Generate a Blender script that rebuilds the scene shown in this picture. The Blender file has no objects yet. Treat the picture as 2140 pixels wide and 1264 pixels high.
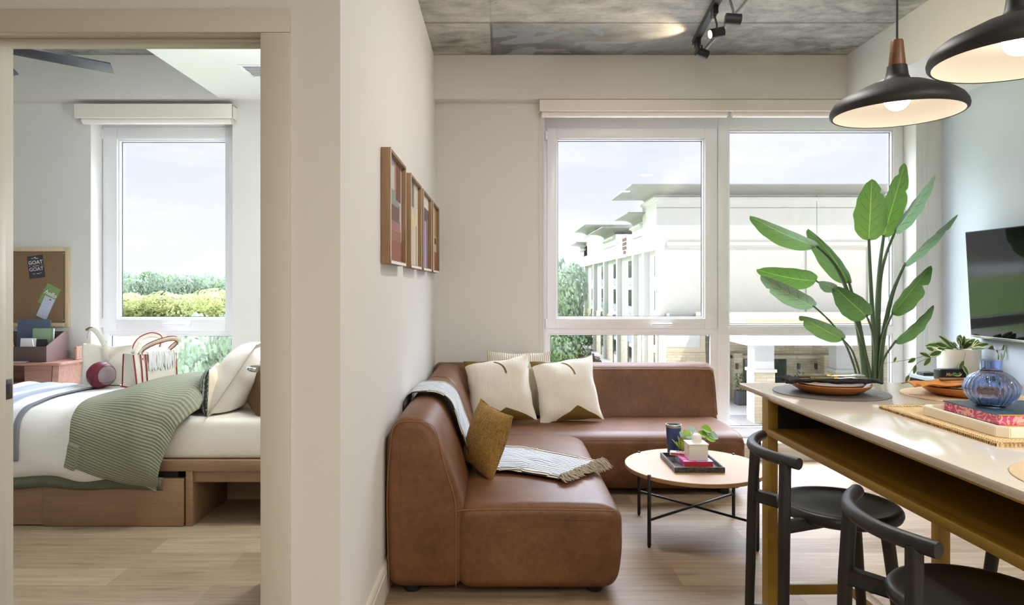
import bpy, bmesh, math, random
from mathutils import Vector, Matrix, noise as mnoise
random.seed(7)
PI = math.pi
scn = bpy.context.scene
COL = scn.collection
F = 1427.0; CX = 1047.0; CY = 597.0; EYE = 1.3

def at(x, y, Y):
    """point at depth Y seen at photo pixel x, y (used to read off measurements)"""
    return Vector(((x-CX)/F*Y, Y, EYE-(y-CY)/F*Y))
def gx(x, Y): return (x-CX)/F*Y
def gz(y, Y): return EYE-(y-CY)/F*Y

def srgb(r, g, b):
    def f(c):
        c /= 255.0
        return c/12.92 if c <= .04045 else ((c+.055)/1.055)**2.4
    return (f(r), f(g), f(b), 1.0)

# ------------------------------------------------------------------ node helper
class NT:
    def __init__(s, nt): s.nt = nt
    def node(s, t, **kw):
        n = s.nt.nodes.new(t)
        for k, v in kw.items(): setattr(n, k, v)
        return n
    def put(s, sock, v):
        if hasattr(v, 'is_output') or isinstance(v, bpy.types.NodeSocket): s.nt.links.new(v, sock)
        else: sock.default_value = v
    def m(s, op, a, b=None, c=None, clamp=False):
        n = s.node('ShaderNodeMath', operation=op, use_clamp=clamp)
        s.put(n.inputs[0], a)
        if b is not None: s.put(n.inputs[1], b)
        if c is not None: s.put(n.inputs[2], c)
        return n.outputs[0]
    def coord(s, kind='Object'): return s.node('ShaderNodeTexCoord').outputs[kind]
    def sep(s, v):
        n = s.node('ShaderNodeSeparateXYZ'); s.put(n.inputs[0], v); return n.outputs
    def comb(s, x, y, z):
        n = s.node('ShaderNodeCombineXYZ')
        for i, v in enumerate((x, y, z)): s.put(n.inputs[i], v)
        return n.outputs[0]
    def map(s, v, scale=(1, 1, 1), loc=(0, 0, 0), rot=(0, 0, 0)):
        n = s.node('ShaderNodeMapping'); s.put(n.inputs[0], v)
        n.inputs['Scale'].default_value = scale; n.inputs['Location'].default_value = loc; n.inputs['Rotation'].default_value = rot
        return n.outputs[0]
    def noise(s, v, scale=5, detail=4, rough=.5, dist=0):
        n = s.node('ShaderNodeTexNoise'); s.put(n.inputs['Vector'], v)
        n.inputs['Scale'].default_value = scale; n.inputs['Detail'].default_value = detail
        n.inputs['Roughness'].default_value = rough; n.inputs['Distortion'].default_value = dist
        return n.outputs['Fac']
    def voro(s, v, scale=5, feat='F1', out='Distance'):
        n = s.node('ShaderNodeTexVoronoi', feature=feat); s.put(n.inputs['Vector'], v); n.inputs['Scale'].default_value = scale
        return n.outputs[out]
    def ramp(s, f, stops, interp='LINEAR'):
        n = s.node('ShaderNodeValToRGB'); s.put(n.inputs[0], f); cr = n.color_ramp; cr.interpolation = interp
        while len(cr.elements) < len(stops): cr.elements.new(.5)
        for e, (p, c) in zip(cr.elements, stops):
            e.position = p; e.color = c if len(c) == 4 else (*c, 1)
        return n.outputs[0]
    def mix(s, f, a, b, mode='MIX'):
        n = s.node('ShaderNodeMix', data_type='RGBA', blend_type=mode)
        s.put(n.inputs[0], f); s.put(n.inputs[6], a); s.put(n.inputs[7], b)
        return n.outputs[2]
    def step(s, v, edge, soft=.01):
        n = s.node('ShaderNodeMapRange'); s.put(n.inputs[0], v)
        n.inputs[1].default_value = edge-soft; n.inputs[2].default_value = edge+soft
        return n.outputs[0]
    def bump(s, h, strength=.3, dist=.01):
        n = s.node('ShaderNodeBump'); s.put(n.inputs['Height'], h)
        n.inputs['Strength'].default_value = strength; n.inputs['Distance'].default_value = dist
        return n.outputs[0]

def mat(name, col=(.5, .5, .5, 1), rough=.5, metal=0, fn=None, **kw):
    m = bpy.data.materials.new(name); m.use_nodes = True
    nt = m.node_tree; b = nt.nodes['Principled BSDF']
    b.inputs['Base Color'].default_value = col if len(col) == 4 else (*col, 1)
    b.inputs['Roughness'].default_value = rough; b.inputs['Metallic'].default_value = metal
    for k, v in kw.items(): b.inputs[k.replace('_', ' ')].default_value = v
    if fn: fn(NT(nt), b)
    return m

def cloth(name, col, col2=None, nscale=60, bstr=.25, fn=None, **kw):
    c2 = col2 or tuple(c*.82 for c in col[:3])+(1,)
    def f(n, b):
        v = n.coord()
        k = n.noise(v, nscale, 3)
        n.put(b.inputs['Base Color'], n.mix(k, c2, col))
        n.put(b.inputs['Normal'], n.bump(n.noise(v, nscale*4, 2), bstr, .002))
    return mat(name, col, .92, fn=fn or f, **kw)

# ------------------------------------------------------------------ mesh helpers
def BM(): return bmesh.new()
BOXN = [0]
def box(bm, x0, x1, y0, y1, z0, z1, bev=0, seg=2):
    BOXN[0] += 1
    if x0 > x1: x0, x1 = x1, x0
    if y0 > y1: y0, y1 = y1, y0
    if z0 > z1: z0, z1 = z1, z0
    r = bmesh.ops.create_cube(bm, size=1)
    vs = r['verts']
    for v in vs:
        v.co = Vector((x0+(v.co.x+.5)*(x1-x0), y0+(v.co.y+.5)*(y1-y0), z0+(v.co.z+.5)*(z1-z0)))
    if bev > 0:
        es = list({e for v in vs for e in v.link_edges})
        bmesh.ops.bevel(bm, geom=es, offset=bev, segments=seg, affect='EDGES', profile=.5)
    return bm
def obox(bm, c, ux, uy, uz, bev=0, seg=2):
    """oriented box: centre and three half-extent vectors"""
    r = bmesh.ops.create_cube(bm, size=2); vs = r['verts']
    c, ux, uy, uz = map(Vector, (c, ux, uy, uz))
    for v in vs:
        p = v.co.copy(); v.co = c+ux*p.x+uy*p.y+uz*p.z
    if bev > 0:
        es = list({e for v in vs for e in v.link_edges})
        bmesh.ops.bevel(bm, geom=es, offset=bev, segments=seg, affect='EDGES', profile=.5)
    return bm
def spline(pts, n=6):
    P = [Vector(p) for p in pts]
    if len(P) < 3: return P
    out = []
    for i in range(len(P)-1):
        p0 = P[max(i-1, 0)]; p1 = P[i]; p2 = P[i+1]; p3 = P[min(i+2, len(P)-1)]
        for k in range(n):
            t = k/n
            out.append(.5*((2*p1)+(p2-p0)*t+(2*p0-5*p1+4*p2-p3)*t*t+(3*p1-p0-3*p2+p3)*t**3))
    out.append(P[-1]); return out
def tube(bm, pts, r, seg=12, cap=True, closed=False, flat=None):
    """tube along pts; r a number or list; flat=(a,b) scales of the two section axes"""
    P = [Vector(p) for p in pts]; n = len(P)
    R = r if isinstance(r, (list, tuple)) else [r]*n
    if len(R) != n:
        R2 = []
        for i in range(n):
            t = i/(n-1)*(len(R)-1); a = int(min(t, len(R)-2)); R2.append(R[a]+(R[a+1]-R[a])*(t-a))
        R = R2
    rings = []; ref = None
    for i in range(n):
        if closed: d = P[(i+1) % n]-P[i-1]
        else: d = P[min(i+1, n-1)]-P[max(i-1, 0)]
        d = d.normalized() if d.length > 1e-9 else Vector((0, 0, 1))
        if ref is None:
            ref = Vector((0, 0, 1)) if abs(d.z) < .9 else Vector((1, 0, 0))
        a = (ref-d*ref.dot(d)); a = a.normalized() if a.length > 1e-6 else d.orthogonal().normalized()
        b = d.cross(a); ref = a
        fa, fb = flat or (1, 1)
        rings.append([bm.verts.new(P[i]+(a*math.cos(2*PI*k/seg)*fa+b*math.sin(2*PI*k/seg)*fb)*R[i]) for k in range(seg)])
    rng = range(n if closed else n-1)
    for i in rng:
        A = rings[i]; B = rings[(i+1) % n]
        for k in range(seg):
            bm.faces.new((A[k], A[(k+1) % seg], B[(k+1) % seg], B[k]))
    if cap and not closed:
        bm.faces.new(rings[0][::-1]); bm.faces.new(rings[-1])
    return bm
def lathe(bm, prof, c=(0, 0, 0), n=48, wob=None):
    c = Vector(c); rings = []
    for r, z in prof:
        if r < 1e-6: rings.append([bm.verts.new(c+Vector((0, 0, z)))])
        else:
            ring = []
            for k in range(n):
                a = 2*PI*k/n; rr = r*(wob(a, r, z) if wob else 1)
                ring.append(bm.verts.new(c+Vector((rr*math.cos(a), rr*math.sin(a), z))))
            rings.append(ring)
    for A, B in zip(rings, rings[1:]):
        for k in range(n):
            if len(A) == 1 and len(B) == 1: break
            if len(A) == 1: bm.faces.new((A[0], B[k], B[(k+1) % n]))
            elif len(B) == 1: bm.faces.new((A[k], B[0], A[(k+1) % n]))
            else: bm.faces.new((A[k], B[k], B[(k+1) % n], A[(k+1) % n]))
    return bm
def prism(bm, poly, axis, a0, a1, bev=0):
    """poly list of 2D points; axis 'x','y','z' extruded from a0 to a1"""
    def p3(p, a):
        if axis == 'x': return Vector((a, p[0], p[1]))
        if axis == 'y': return Vector((p[0], a, p[1]))
        return Vector((p[0], p[1], a))
    A = [bm.verts.new(p3(p, a0)) for p in poly]; B = [bm.verts.new(p3(p, a1)) for p in poly]
    n = len(poly); fs = [bm.faces.new(A), bm.faces.new(B[::-1])]
    for i in range(n): fs.append(bm.faces.new((A[i], B[i], B[(i+1) % n], A[(i+1) % n])))
    bmesh.ops.recalc_face_normals(bm, faces=fs)
    if bev > 0:
        es = list({e for f in fs for e in f.edges})
        bmesh.ops.bevel(bm, geom=es, offset=bev, segments=2, affect='EDGES', profile=.5)
    return bm
def roundpoly(poly, r, n=6):
    """round the corners of a 2D polygon; r number or list"""
    out = []; N = len(poly)
    for i, p in enumerate(poly):
        p = Vector(p); a = Vector(poly[i-1])-p; b = Vector(poly[(i+1) % N])-p
        rr = r[i] if isinstance(r, (list, tuple)) else r
        rr = min(rr, a.length*.49, b.length*.49)
        if rr <= 0: out.append(tuple(p)); continue
        A = p+a.normalized()*rr; B = p+b.normalized()*rr
        for k in range(n+1):
            t = k/n
            q = A*(1-t)**2+p*2*t*(1-t)+B*t*t; out.append((q.x, q.y))
    return out
def soft(bm, poly, axis, a0, a1, r, seg=5):
    """extrude a 2D outline with rounded end edges"""
    n = len(poly); P = [Vector(p) for p in poly]
    area = sum(P[i].x*P[(i+1) % n].y-P[(i+1) % n].x*P[i].y for i in range(n))
    sg = 1 if area > 0 else -1
    N = []
    for i in range(n):
        d = (P[(i+1) % n]-P[i-1]); d = d.normalized() if d.length > 1e-9 else Vector((1, 0))
        N.append(Vector((-d.y, d.x))*sg)
    def p3(p, a):
        if axis == 'x': return Vector((a, p.x, p.y))
        if axis == 'y': return Vector((p.x, a, p.y))
        return Vector((p.x, p.y, a))
    secs = []
    for k in range(seg+1):
        t = PI/2*k/seg; secs.append((a0+r*(1-math.sin(t)), r*(1-math.cos(t))))
    secs = secs[::-1]
    secs += [(a1-(s[0]-a0), s[1]) for s in secs[::-1]]
    rings = []
    for a, ins in secs: rings.append([bm.verts.new(p3(P[i]+N[i]*ins, a)) for i in range(n)])
    fs = []
    for A, B in zip(rings, rings[1:]):
        for i in range(n): fs.append(bm.faces.new((A[i], B[i], B[(i+1) % n], A[(i+1) % n])))
    fs.append(bm.faces.new(rings[0][::-1])); fs.append(bm.faces.new(rings[-1]))
    bmesh.ops.recalc_face_normals(bm, faces=fs)
    return bm
def grid(bm, fn, nu, nv, uv=True, close=False):
    """fn(u,v)->Vector, u,v in 0..1"""
    L = bm.loops.layers.uv.verify() if uv else None
    V = [[bm.verts.new(fn(i/nu, j/nv)) for j in range(nv+1)] for i in range(nu+1)]
    for i in range(nu):
        for j in range(nv):
            f = bm.faces.new((V[i][j], V[i+1][j], V[i+1][j+1], V[i][j+1]))
            if uv:
                for l, (a, b) in zip(f.loops, ((i, j), (i+1, j), (i+1, j+1), (i, j+1))): l[L].uv = (a/nu, b/nv)
    return V
def thick(bm, t):
    fs = list(bm.faces)
    bmesh.ops.recalc_face_normals(bm, faces=fs)
    bmesh.ops.solidify(bm, geom=fs, thickness=t)
    return bm

W = {}
def obj(name, bm, m, parent=None, local=False, smooth=True, ang=.7, origin=None, kind=None, rz=0, flip=True):
    if flip: bmesh.ops.recalc_face_normals(bm, faces=bm.faces[:])
    if parent is not None:
        if not local: bmesh.ops.transform(bm, matrix=W[parent.name].inverted(), verts=bm.verts)
        loc = None
    else:
        if origin is None:
            xs = [v.co.x for v in bm.verts]; ys = [v.co.y for v in bm.verts]; zs = [v.co.z for v in bm.verts]
            origin = ((min(xs)+max(xs))/2, (min(ys)+max(ys))/2, min(zs))
        loc = Vector(origin); Mx = Matrix.Translation(loc) @ Matrix.Rotation(rz, 4, 'Z')
        if not local: bmesh.ops.transform(bm, matrix=Mx.inverted(), verts=bm.verts)
    if smooth:
        for f in bm.faces: f.smooth = True
        for e in bm.edges:
            if len(e.link_faces) == 2 and e.calc_face_angle(0) > ang: e.smooth = False
    me = bpy.data.meshes.new(name); bm.to_mesh(me); bm.free()
    for mm in (m if isinstance(m, (list, tuple)) else [m]): me.materials.append(mm)
    o = bpy.data.objects.new(name, me); COL.objects.link(o)
    if parent is not None: o.parent = parent; W[o.name] = W[parent.name]
    else: o.location = loc; o.rotation_euler.z = rz; W[o.name] = Mx
    if kind: o['kind'] = kind
    return o
def tag(o, label, cat, group=None):
    o['label'] = label; o['category'] = cat
    if group: o['group'] = group
    return o
def thing(name, label, cat, loc=(0, 0, 0), rz=0, group=None):
    o = bpy.data.objects.new(name, None); COL.objects.link(o); o.empty_display_size = .1
    o.location = loc; o.rotation_euler.z = rz
    W[o.name] = Matrix.Translation(Vector(loc)) @ Matrix.Rotation(rz, 4, 'Z')
    return tag(o, label, cat, group)
def struct(name, bm, m, parent=None, **kw):
    o = obj(name, bm, m, parent, **kw)
    if parent is None: o['kind'] = 'structure'
    return o
def sthing(name, loc):
    o = bpy.data.objects.new(name, None); COL.objects.link(o); o.location = loc
    W[o.name] = Matrix.Translation(Vector(loc)); o['kind'] = 'structure'
    return o
def copy_tree(o, parent=None):
    c = o.copy(); COL.objects.link(c)
    if parent: c.parent = parent
    for ch in list(o.children): copy_tree(ch, c)
    return c
def text_bm(body, size, extrude=.0003, shear=0, bold=0, align='CENTER'):
    cu = bpy.data.curves.new('lettering', 'FONT'); cu.body = body; cu.size = size; cu.extrude = extrude
    cu.align_x = align; cu.align_y = 'CENTER'; cu.shear = shear; cu.offset = bold; cu.resolution_u = 3
    to = bpy.data.objects.new('lettering_tmp', cu); COL.objects.link(to)
    dg = bpy.context.evaluated_depsgraph_get(); dg.update()
    me = bpy.data.meshes.new_from_object(to.evaluated_get(dg))
    bm = BM(); bm.from_mesh(me)
    bpy.data.objects.remove(to); bpy.data.curves.remove(cu); bpy.data.meshes.remove(me)
    return bm
def place(bm, M4):
    bmesh.ops.transform(bm, matrix=M4, verts=bm.verts); return bm
def frame_m(o, x, y, z):
    """matrix from origin and three axes"""
    M4 = Matrix.Identity(4)
    for i, a in enumerate((x, y, z)):
        a = Vector(a)
        for r in range(3): M4[r][i] = a[r]
    for r in range(3): M4[r][3] = o[r]
    return M4

# ------------------------------------------------------------------ materials
def wallpaint(name, col):
    def f(n, b):
        v = n.coord()
        k = n.noise(v, 1.3, 3)
        n.put(b.inputs['Base Color'], n.mix(k, tuple(c*.96 for c in col[:3])+(1,), col))
        n.put(b.inputs['Normal'], n.bump(n.noise(v, 220, 2), .05, .002))
    return mat(name, col, .6, fn=f)
PAINT = wallpaint('wall_paint', srgb(228, 226, 221))
ACCENT = wallpaint('accent_paint', srgb(206, 215, 224))
WHITECEIL = wallpaint('ceiling_white', srgb(236, 237, 232))
TRIM = mat('trim_paint', srgb(210, 204, 190), .5)
PVC = mat('window_white', srgb(238, 238, 240), .3)
BLIND = mat('blind_box_white', srgb(240, 232, 222), .4)
GASKET = mat('gasket', srgb(70, 74, 84), .5)
CHROME = mat('chrome', srgb(215, 215, 215), .12, 1)
STEEL = mat('brushed_steel', srgb(190, 188, 184), .3, 1)
BLACKM = mat('black_metal', srgb(36, 36, 38), .42, .3)
BLACKP = mat('black_plastic', srgb(30, 30, 31), .45)
def f_black_wood(n, b):
    v = n.map(n.coord(), (1, 1, .1)); k = n.noise(v, 60, 4)
    n.put(b.inputs['Base Color'], n.mix(k, srgb(30, 29, 29), srgb(44, 42, 41)))
    n.put(b.inputs['Normal'], n.bump(k, .06, .001))
BLACKW = mat('black_stained_ash', srgb(36, 35, 35), .42, fn=f_black_wood)
OCHRE = mat('ochre_powder_coat', srgb(164, 130, 46), .4)
DARKIN = mat('dark_interior', srgb(40, 34, 28), .6)  # inside colour; on the island it paints in the shelf's shade
WHITEC = mat('white_ceramic', srgb(240, 236, 228), .25)

def f_glass(n, b):
    out = n.nt.nodes['Material Output']
    tr = n.node('ShaderNodeBsdfTransparent'); tr.inputs[0].default_value = (.985, .985, .988, 1)
    gl = n.node('ShaderNodeBsdfGlossy'); gl.inputs['Roughness'].default_value = .0; gl.inputs[0].default_value = (1, 1, 1, 1)
    fr = n.node('ShaderNodeLayerWeight'); fr.inputs[0].default_value = .5; ff = n.m('ADD', n.m('MULTIPLY', n.m('POWER', fr.outputs['Facing'], 5), .6), .03)
    mx = n.node('ShaderNodeMixShader')
    n.nt.links.new(ff, mx.inputs[0]); n.nt.links.new(tr.outputs[0], mx.inputs[1]); n.nt.links.new(gl.outputs[0], mx.inputs[2])
    n.nt.links.new(mx.outputs[0], out.inputs[0])
GLASS = mat('window_glass', fn=f_glass)

def f_floor(n, b):
    v = n.coord()
    br = n.node('ShaderNodeTexBrick'); n.put(br.inputs['Vector'], v)
    br.offset = .37; br.offset_frequency = 2
    br.inputs['Scale'].default_value = 1; br.inputs['Brick Width'].default_value = 1.25; br.inputs['Row Height'].default_value = .185
    br.inputs['Mortar Size'].default_value = .0012; br.inputs['Mortar Smooth'].default_value = .3
    br.inputs['Color1'].default_value = (0, 0, 0, 1); br.inputs['Color2'].default_value = (1, 1, 1, 1); br.inputs['Mortar'].default_value = (.3, .3, .3, 1)
    g = n.noise(n.map(v, (1.1, 16, 1)), 2.2, 6, .6, .3)
    g2 = n.noise(n.map(v, (2.5, 60, 1)), 3, 3, .6)
    dk = n.noise(n.map(v, (1.4, 11, 1), (3, 7, 0)), 1.6, 3, .5)
    s = n.m('ADD', n.m('MULTIPLY', br.outputs['Color'], .25), n.m('ADD', n.m('MULTIPLY', g, .55), n.m('MULTIPLY', g2, .3)))
    c = n.ramp(s, [(.25, srgb(114, 93, 72)), (.5, srgb(154, 132, 106)), (.72, srgb(178, 158, 133)), (.95, srgb(194, 177, 155))])
    streak = n.m('MULTIPLY', n.step(dk, .68, .04), .45)
    c = n.mix(streak, c, srgb(112, 88, 66))
    c = n.mix(n.m('MULTIPLY', br.outputs['Fac'], .55), c, srgb(92, 72, 54))
    n.put(b.inputs['Base Color'], c)
    n.put(b.inputs['Roughness'], n.m('ADD', n.m('MULTIPLY', g2, .15), .42))
    n.put(b.inputs['Normal'], n.bump(n.m('ADD', g2, n.m('MULTIPLY', br.outputs['Fac'], -1)), .12, .002))
FLOOR = mat('oak_plank_floor', fn=f_floor, Specular_IOR_Level=.25)

def f_conc(n, b):
    v = n.coord(); x, y, z = n.sep(v)
    a = n.noise(v, 1.1, 6, .62, .6); d = n.noise(n.map(v, (1, 2.2, 1)), 5, 6, .7, .4); fine = n.noise(v, 45, 3, .7)
    s = n.m('ADD', n.m('MULTIPLY', a, .6), n.m('ADD', n.m('MULTIPLY', d, .45), n.m('MULTIPLY', fine, .12)))
    c = n.ramp(s, [(.40, srgb(88, 88, 86)), (.50, srgb(136, 134, 128)), (.60, srgb(172, 169, 159)), (.74, srgb(206, 202, 190))])
    # one board (between the seams) is darker, with pale plaster patches
    wob = n.m('MULTIPLY', n.m('SUBTRACT', n.noise(v, 2.4, 4, .6), .5), .5)
    dark = n.m('MULTIPLY', n.m('MULTIPLY', n.step(x, -.067, .003), n.step(n.m('MULTIPLY', n.m('ADD', x, wob), -1), -1.75, .5)), n.step(n.m('ADD', y, wob), 4.44, .12))
    c = n.mix(n.m('MULTIPLY', dark, .62), c, srgb(78, 79, 77))
    pt = n.noise(n.map(v, (1, 1.6, 1), (1.7, .4, 0)), 2.9, 2, .45, .7)
    pm = n.m('MULTIPLY', n.step(pt, .535, .012), n.m('MULTIPLY', n.step(x, -.06, .01), n.m('MULTIPLY', n.step(n.m('MULTIPLY', x, -1), -1.05, .1), n.step(y, 4.42, .01))))
    c = n.mix(n.m('MULTIPLY', pm, .8), c, srgb(150, 150, 152))
    # board joints
    sm = n.m('SUBTRACT', 1, n.step(n.m('ABSOLUTE', n.m('ADD', n.m('SUBTRACT', n.m('PINGPONG', n.m('SUBTRACT', y, 4.385), 1.22), 0), n.m('MULTIPLY', fine, .004))), .012, .009))
    sx = n.m('MULTIPLY', n.m('SUBTRACT', 1, n.step(n.m('ABSOLUTE', n.m('ADD', x, .067)), .008, .006)), n.m('ADD', n.m('MULTIPLY', n.step(y, 4.385, .004), .75), .25))
    seam = n.m('MAXIMUM', sm, sx)
    c = n.mix(n.m('MULTIPLY', seam, .6), c, srgb(74, 73, 70))
    pits = n.m('SUBTRACT', 1, n.step(n.voro(v, 7), .05, .02))
    c = n.mix(n.m('MULTIPLY', pits, .5), c, srgb(70, 70, 68))
    n.put(b.inputs['Base Color'], c)
    h = n.m('SUBTRACT', n.m('ADD', d, n.m('MULTIPLY', fine, .4)), n.m('MULTIPLY', seam, 1.5))
    n.put(b.inputs['Normal'], n.bump(h, .35, .01))
CONC = mat('board_formed_concrete', rough=.85, fn=f_conc)

def f_leather(n, b):
    v = n.coord()
    k = n.noise(v, 5, 5, .6, .3); k2 = n.noise(v, 38, 4, .65); f = n.voro(v, 260)
    s = n.m('ADD', n.m('MULTIPLY', k, .6), n.m('MULTIPLY', k2, .4))
    n.put(b.inputs['Base Color'], n.ramp(s, [(.3, srgb(84, 55, 33)), (.5, srgb(108, 72, 45)), (.7, srgb(126, 88, 60))]))
    n.put(b.inputs['Roughness'], n.m('ADD', n.m('MULTIPLY', k2, .2), .36))
    n.put(b.inputs['Normal'], n.bump(n.m('ADD', n.m('MULTIPLY', f, .3), k2), .12, .002))
LEATHER = mat('brown_leather', rough=.45, fn=f_leather, Specular_IOR_Level=.32)
SEAMM = mat('leather_piping', srgb(140, 96, 68), .5)

def wood(name, c1, c2, c3=None, axis='x', scale=1, rough=.5):
    def f(n, b):
        sc = {'x': (1, 14, 14), 'y': (14, 1, 14), 'z': (14, 14, 1)}[axis]
        v = n.map(n.coord(), tuple(s*scale for s in sc))
        k = n.noise(v, 3, 6, .6, .4); k2 = n.noise(v, 14, 3)
        s = n.m('ADD', n.m('MULTIPLY', k, .7), n.m('MULTIPLY', k2, .3))
        n.put(b.inputs['Base Color'], n.ramp(s, [(.3, c1), (.7, c2)]))
        n.put(b.inputs['Normal'], n.bump(s, .06, .002))
    return mat(name, c2, rough, fn=f)
OAKV = wood('oak_vertical_grain', srgb(120, 92, 62), srgb(168, 136, 98), axis='z')
OAKH = wood('oak_horizontal_grain', srgb(134, 100, 68), srgb(172, 137, 98), axis='x')
WALNUT = wood('walnut', srgb(100, 64, 38), srgb(136, 94, 62), axis='z', rough=.4)
PINE = wood('pale_pine', srgb(196, 174, 140), srgb(222, 204, 170), axis='z')
DESKW = wood('reddish_beech', srgb(150, 106, 88), srgb(188, 146, 126), axis='x')
TABLEW = wood('pale_oak_tabletop', srgb(176, 164, 146), srgb(198, 188, 172), axis='x', rough=.35)
EDGEW = mat('oak_edge_band', srgb(170, 134, 92), .5)
def f_quartz(n, b):
    v = n.coord()
    sp = n.m('MULTIPLY', n.m('SUBTRACT', 1, n.step(n.voro(v, 230), .22, .08)), .35); k = n.noise(v, 260, 2)
    c = n.mix(k, srgb(226, 214, 198), srgb(240, 231, 218))
    n.put(b.inputs['Base Color'], n.mix(sp, c, srgb(188, 172, 150)))
QUARTZ = mat('beige_quartz', rough=.13, fn=f_quartz, Coat_Weight=.3, Coat_Roughness=.05)
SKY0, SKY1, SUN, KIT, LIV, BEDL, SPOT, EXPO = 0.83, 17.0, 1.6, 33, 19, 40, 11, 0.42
# ================================================================== ROOM SHELL
XL = -.491; YW = 5.10; YS = 5.00; ZC = 2.989; ZS = 2.667; XR = 3.29; YD = 2.085; YD2 = 2.217
XBL = -4.6; YBK = -3.2
struct('floor', box(BM(), XBL, XR+.1, YBK, YW+.3, -.08, 0), FLOOR, origin=(0, 0, 0))
struct('ceiling', box(BM(), XBL, XR+.1, YBK, YW+.3, ZC, ZC+.2), CONC, origin=(0, 0, 0))
# facade wall with two window holes
bm = BM()
W1 = (.325, 3.10, .128, 2.64); W2 = (-3.063, -2.005, .128, 2.60)
y0, y1 = YW, YW+.34
for a, b_ in ((XBL, W2[0]), (W2[1], W1[0]), (W1[1], XR+.1)): box(bm, a, b_, y0, y1, 0, ZC)
for w in (W1, W2):
    box(bm, w[0], w[1], y0, y1, 0, w[2]); box(bm, w[0], w[1], y0, y1, w[3], ZC)
struct('wall_back', bm, PAINT, origin=(0, 5.1, 0))
struct('wall_left', box(BM(), XL-.12, XL, YD, YW, 0, ZC), PAINT, origin=(XL, 3.5, 0))
# door wall
bm = BM(); DX0, DX1, DZ = -1.585, -.731, 2.069
box(bm, XBL, DX0-.012, YD, YD2, 0, ZC); box(bm, DX1+.012, XL-.12, YD, YD2, 0, ZC); box(bm, DX0-.012, DX1+.012, YD, YD2, DZ+.012, ZC)
struct('wall_front', bm, PAINT, origin=(-1, 2.1, 0))
struct('wall_right', box(BM(), XR, XR+.1, YBK, YW, 0, ZS), ACCENT, origin=(XR, 2, 0))
struct('wall_far_left', box(BM(), XBL-.1, XBL, YBK, YW+.3, 0, ZC), PAINT, origin=(XBL, 2, 0))
struct('wall_kitchen', box(BM(), XBL, XR+.1, YBK-.1, YBK, 0, ZC), PAINT, origin=(0, YBK, 0))
# soffits
struct('trim_1', box(BM(), 2.53, XR+.1, YBK, YW, ZS, ZC), PAINT, origin=(2.9, 2, ZS))
struct('trim_2', box(BM(), XBL, 2.53, YS, YW, ZS, ZC), PAINT, origin=(0, 5, ZS))
struct('trim_3', box(BM(), -2.05, XL-.12, YD2, YS, ZS, ZC-.002), WHITECEIL, origin=(-1.3, 3.5, ZS))
# casing round the door: flat boards with a soft outer bead
def casing(nm, x0, x1, z0, z1):
    return struct(nm, box(BM(), x0, x1, YD-.014, YD, z0, z1, .004), TRIM)
casing('trim_4', DX1, DX1+.09, 0, DZ)
casing('trim_5', DX0-.09, DX0, 0, DZ)
casing('trim_6', DX0-.09, DX1+.09, DZ, DZ+.073)
# jamb and stops
jb = BM()
box(jb, DX0-.012, DX0, YD-.002, YD2+.002, 0, DZ); box(jb, DX1, DX1+.012, YD-.002, YD2+.002, 0, DZ)
box(jb, DX0-.012, DX1+.012, YD-.002, YD2+.002, DZ, DZ+.012)
struct('trim_7', jb, TRIM, origin=(-1.158, 2.15, 0))
st = BM()
for x0, x1 in ((DX0, DX0+.011), (DX1-.011, DX1)): box(st, x0, x1, 2.125, 2.172, 0, DZ, .002)
box(st, DX0, DX1, 2.125, 2.172, DZ-.011, DZ, .002)
struct('trim_8', st, TRIM, origin=(-1.158, 2.15, 0))
# strike plate
t = BM(); box(t, DX0-.001, DX0+.002, 2.176, 2.213, .935, 1.0, .001)
sp = obj('strike_plate', t, mat('strike_metal', srgb(92, 90, 88), .35, .9)); tag(sp, 'small dark metal strike plate let into the left door jamb', 'strike plate')
h = BM(); box(h, DX0+.0015, DX0+.0026, 2.187, 2.20, .95, .985); obj('latch_hole', h, BLACKP, sp)
# open door, swung into the bedroom
dr = sthing('door_1', (DX1-.004, 2.23, 0))
aD = math.radians(22.4); dD = Vector((-math.sin(aD), math.cos(aD), 0)); nD = Vector((-math.cos(aD), -math.sin(aD), 0))
hg = Vector((DX1-.004, 2.232, 0))
DOORM = mat('door_paint', srgb(226, 219, 205), .4)
c = hg+dD*.415-nD*.022+Vector((0, 0, 1.035)); obj('door_slab', obox(BM(), c, dD*.41, nD*.02, (0, 0, 1.025), .002), DOORM, dr)
for zz in (.25, 1.05, 1.85):
    obj('hinge', tube(BM(), [hg+Vector((0, 0, zz-.045)), hg+Vector((0, 0, zz+.045))], .006, 8), STEEL, dr)
hb = hg+dD*.735+Vector((0, 0, .955))
lv = tube(BM(), [hb-nD*.003, hb+nD*.01], .027, 24)
ro = obj('door_handle', lv, CHROME, dr); ro['label'] = 'polished chrome lever handle'
lp = spline([hb+nD*.005, hb+nD*.032, hb+nD*.052-dD*.008, hb+nD*.058-dD*.04, hb+nD*.05-dD*.09, hb+nD*.03-dD*.115], 6)
obj('lever', tube(BM(), lp, .0095, 12), CHROME, ro)
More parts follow.
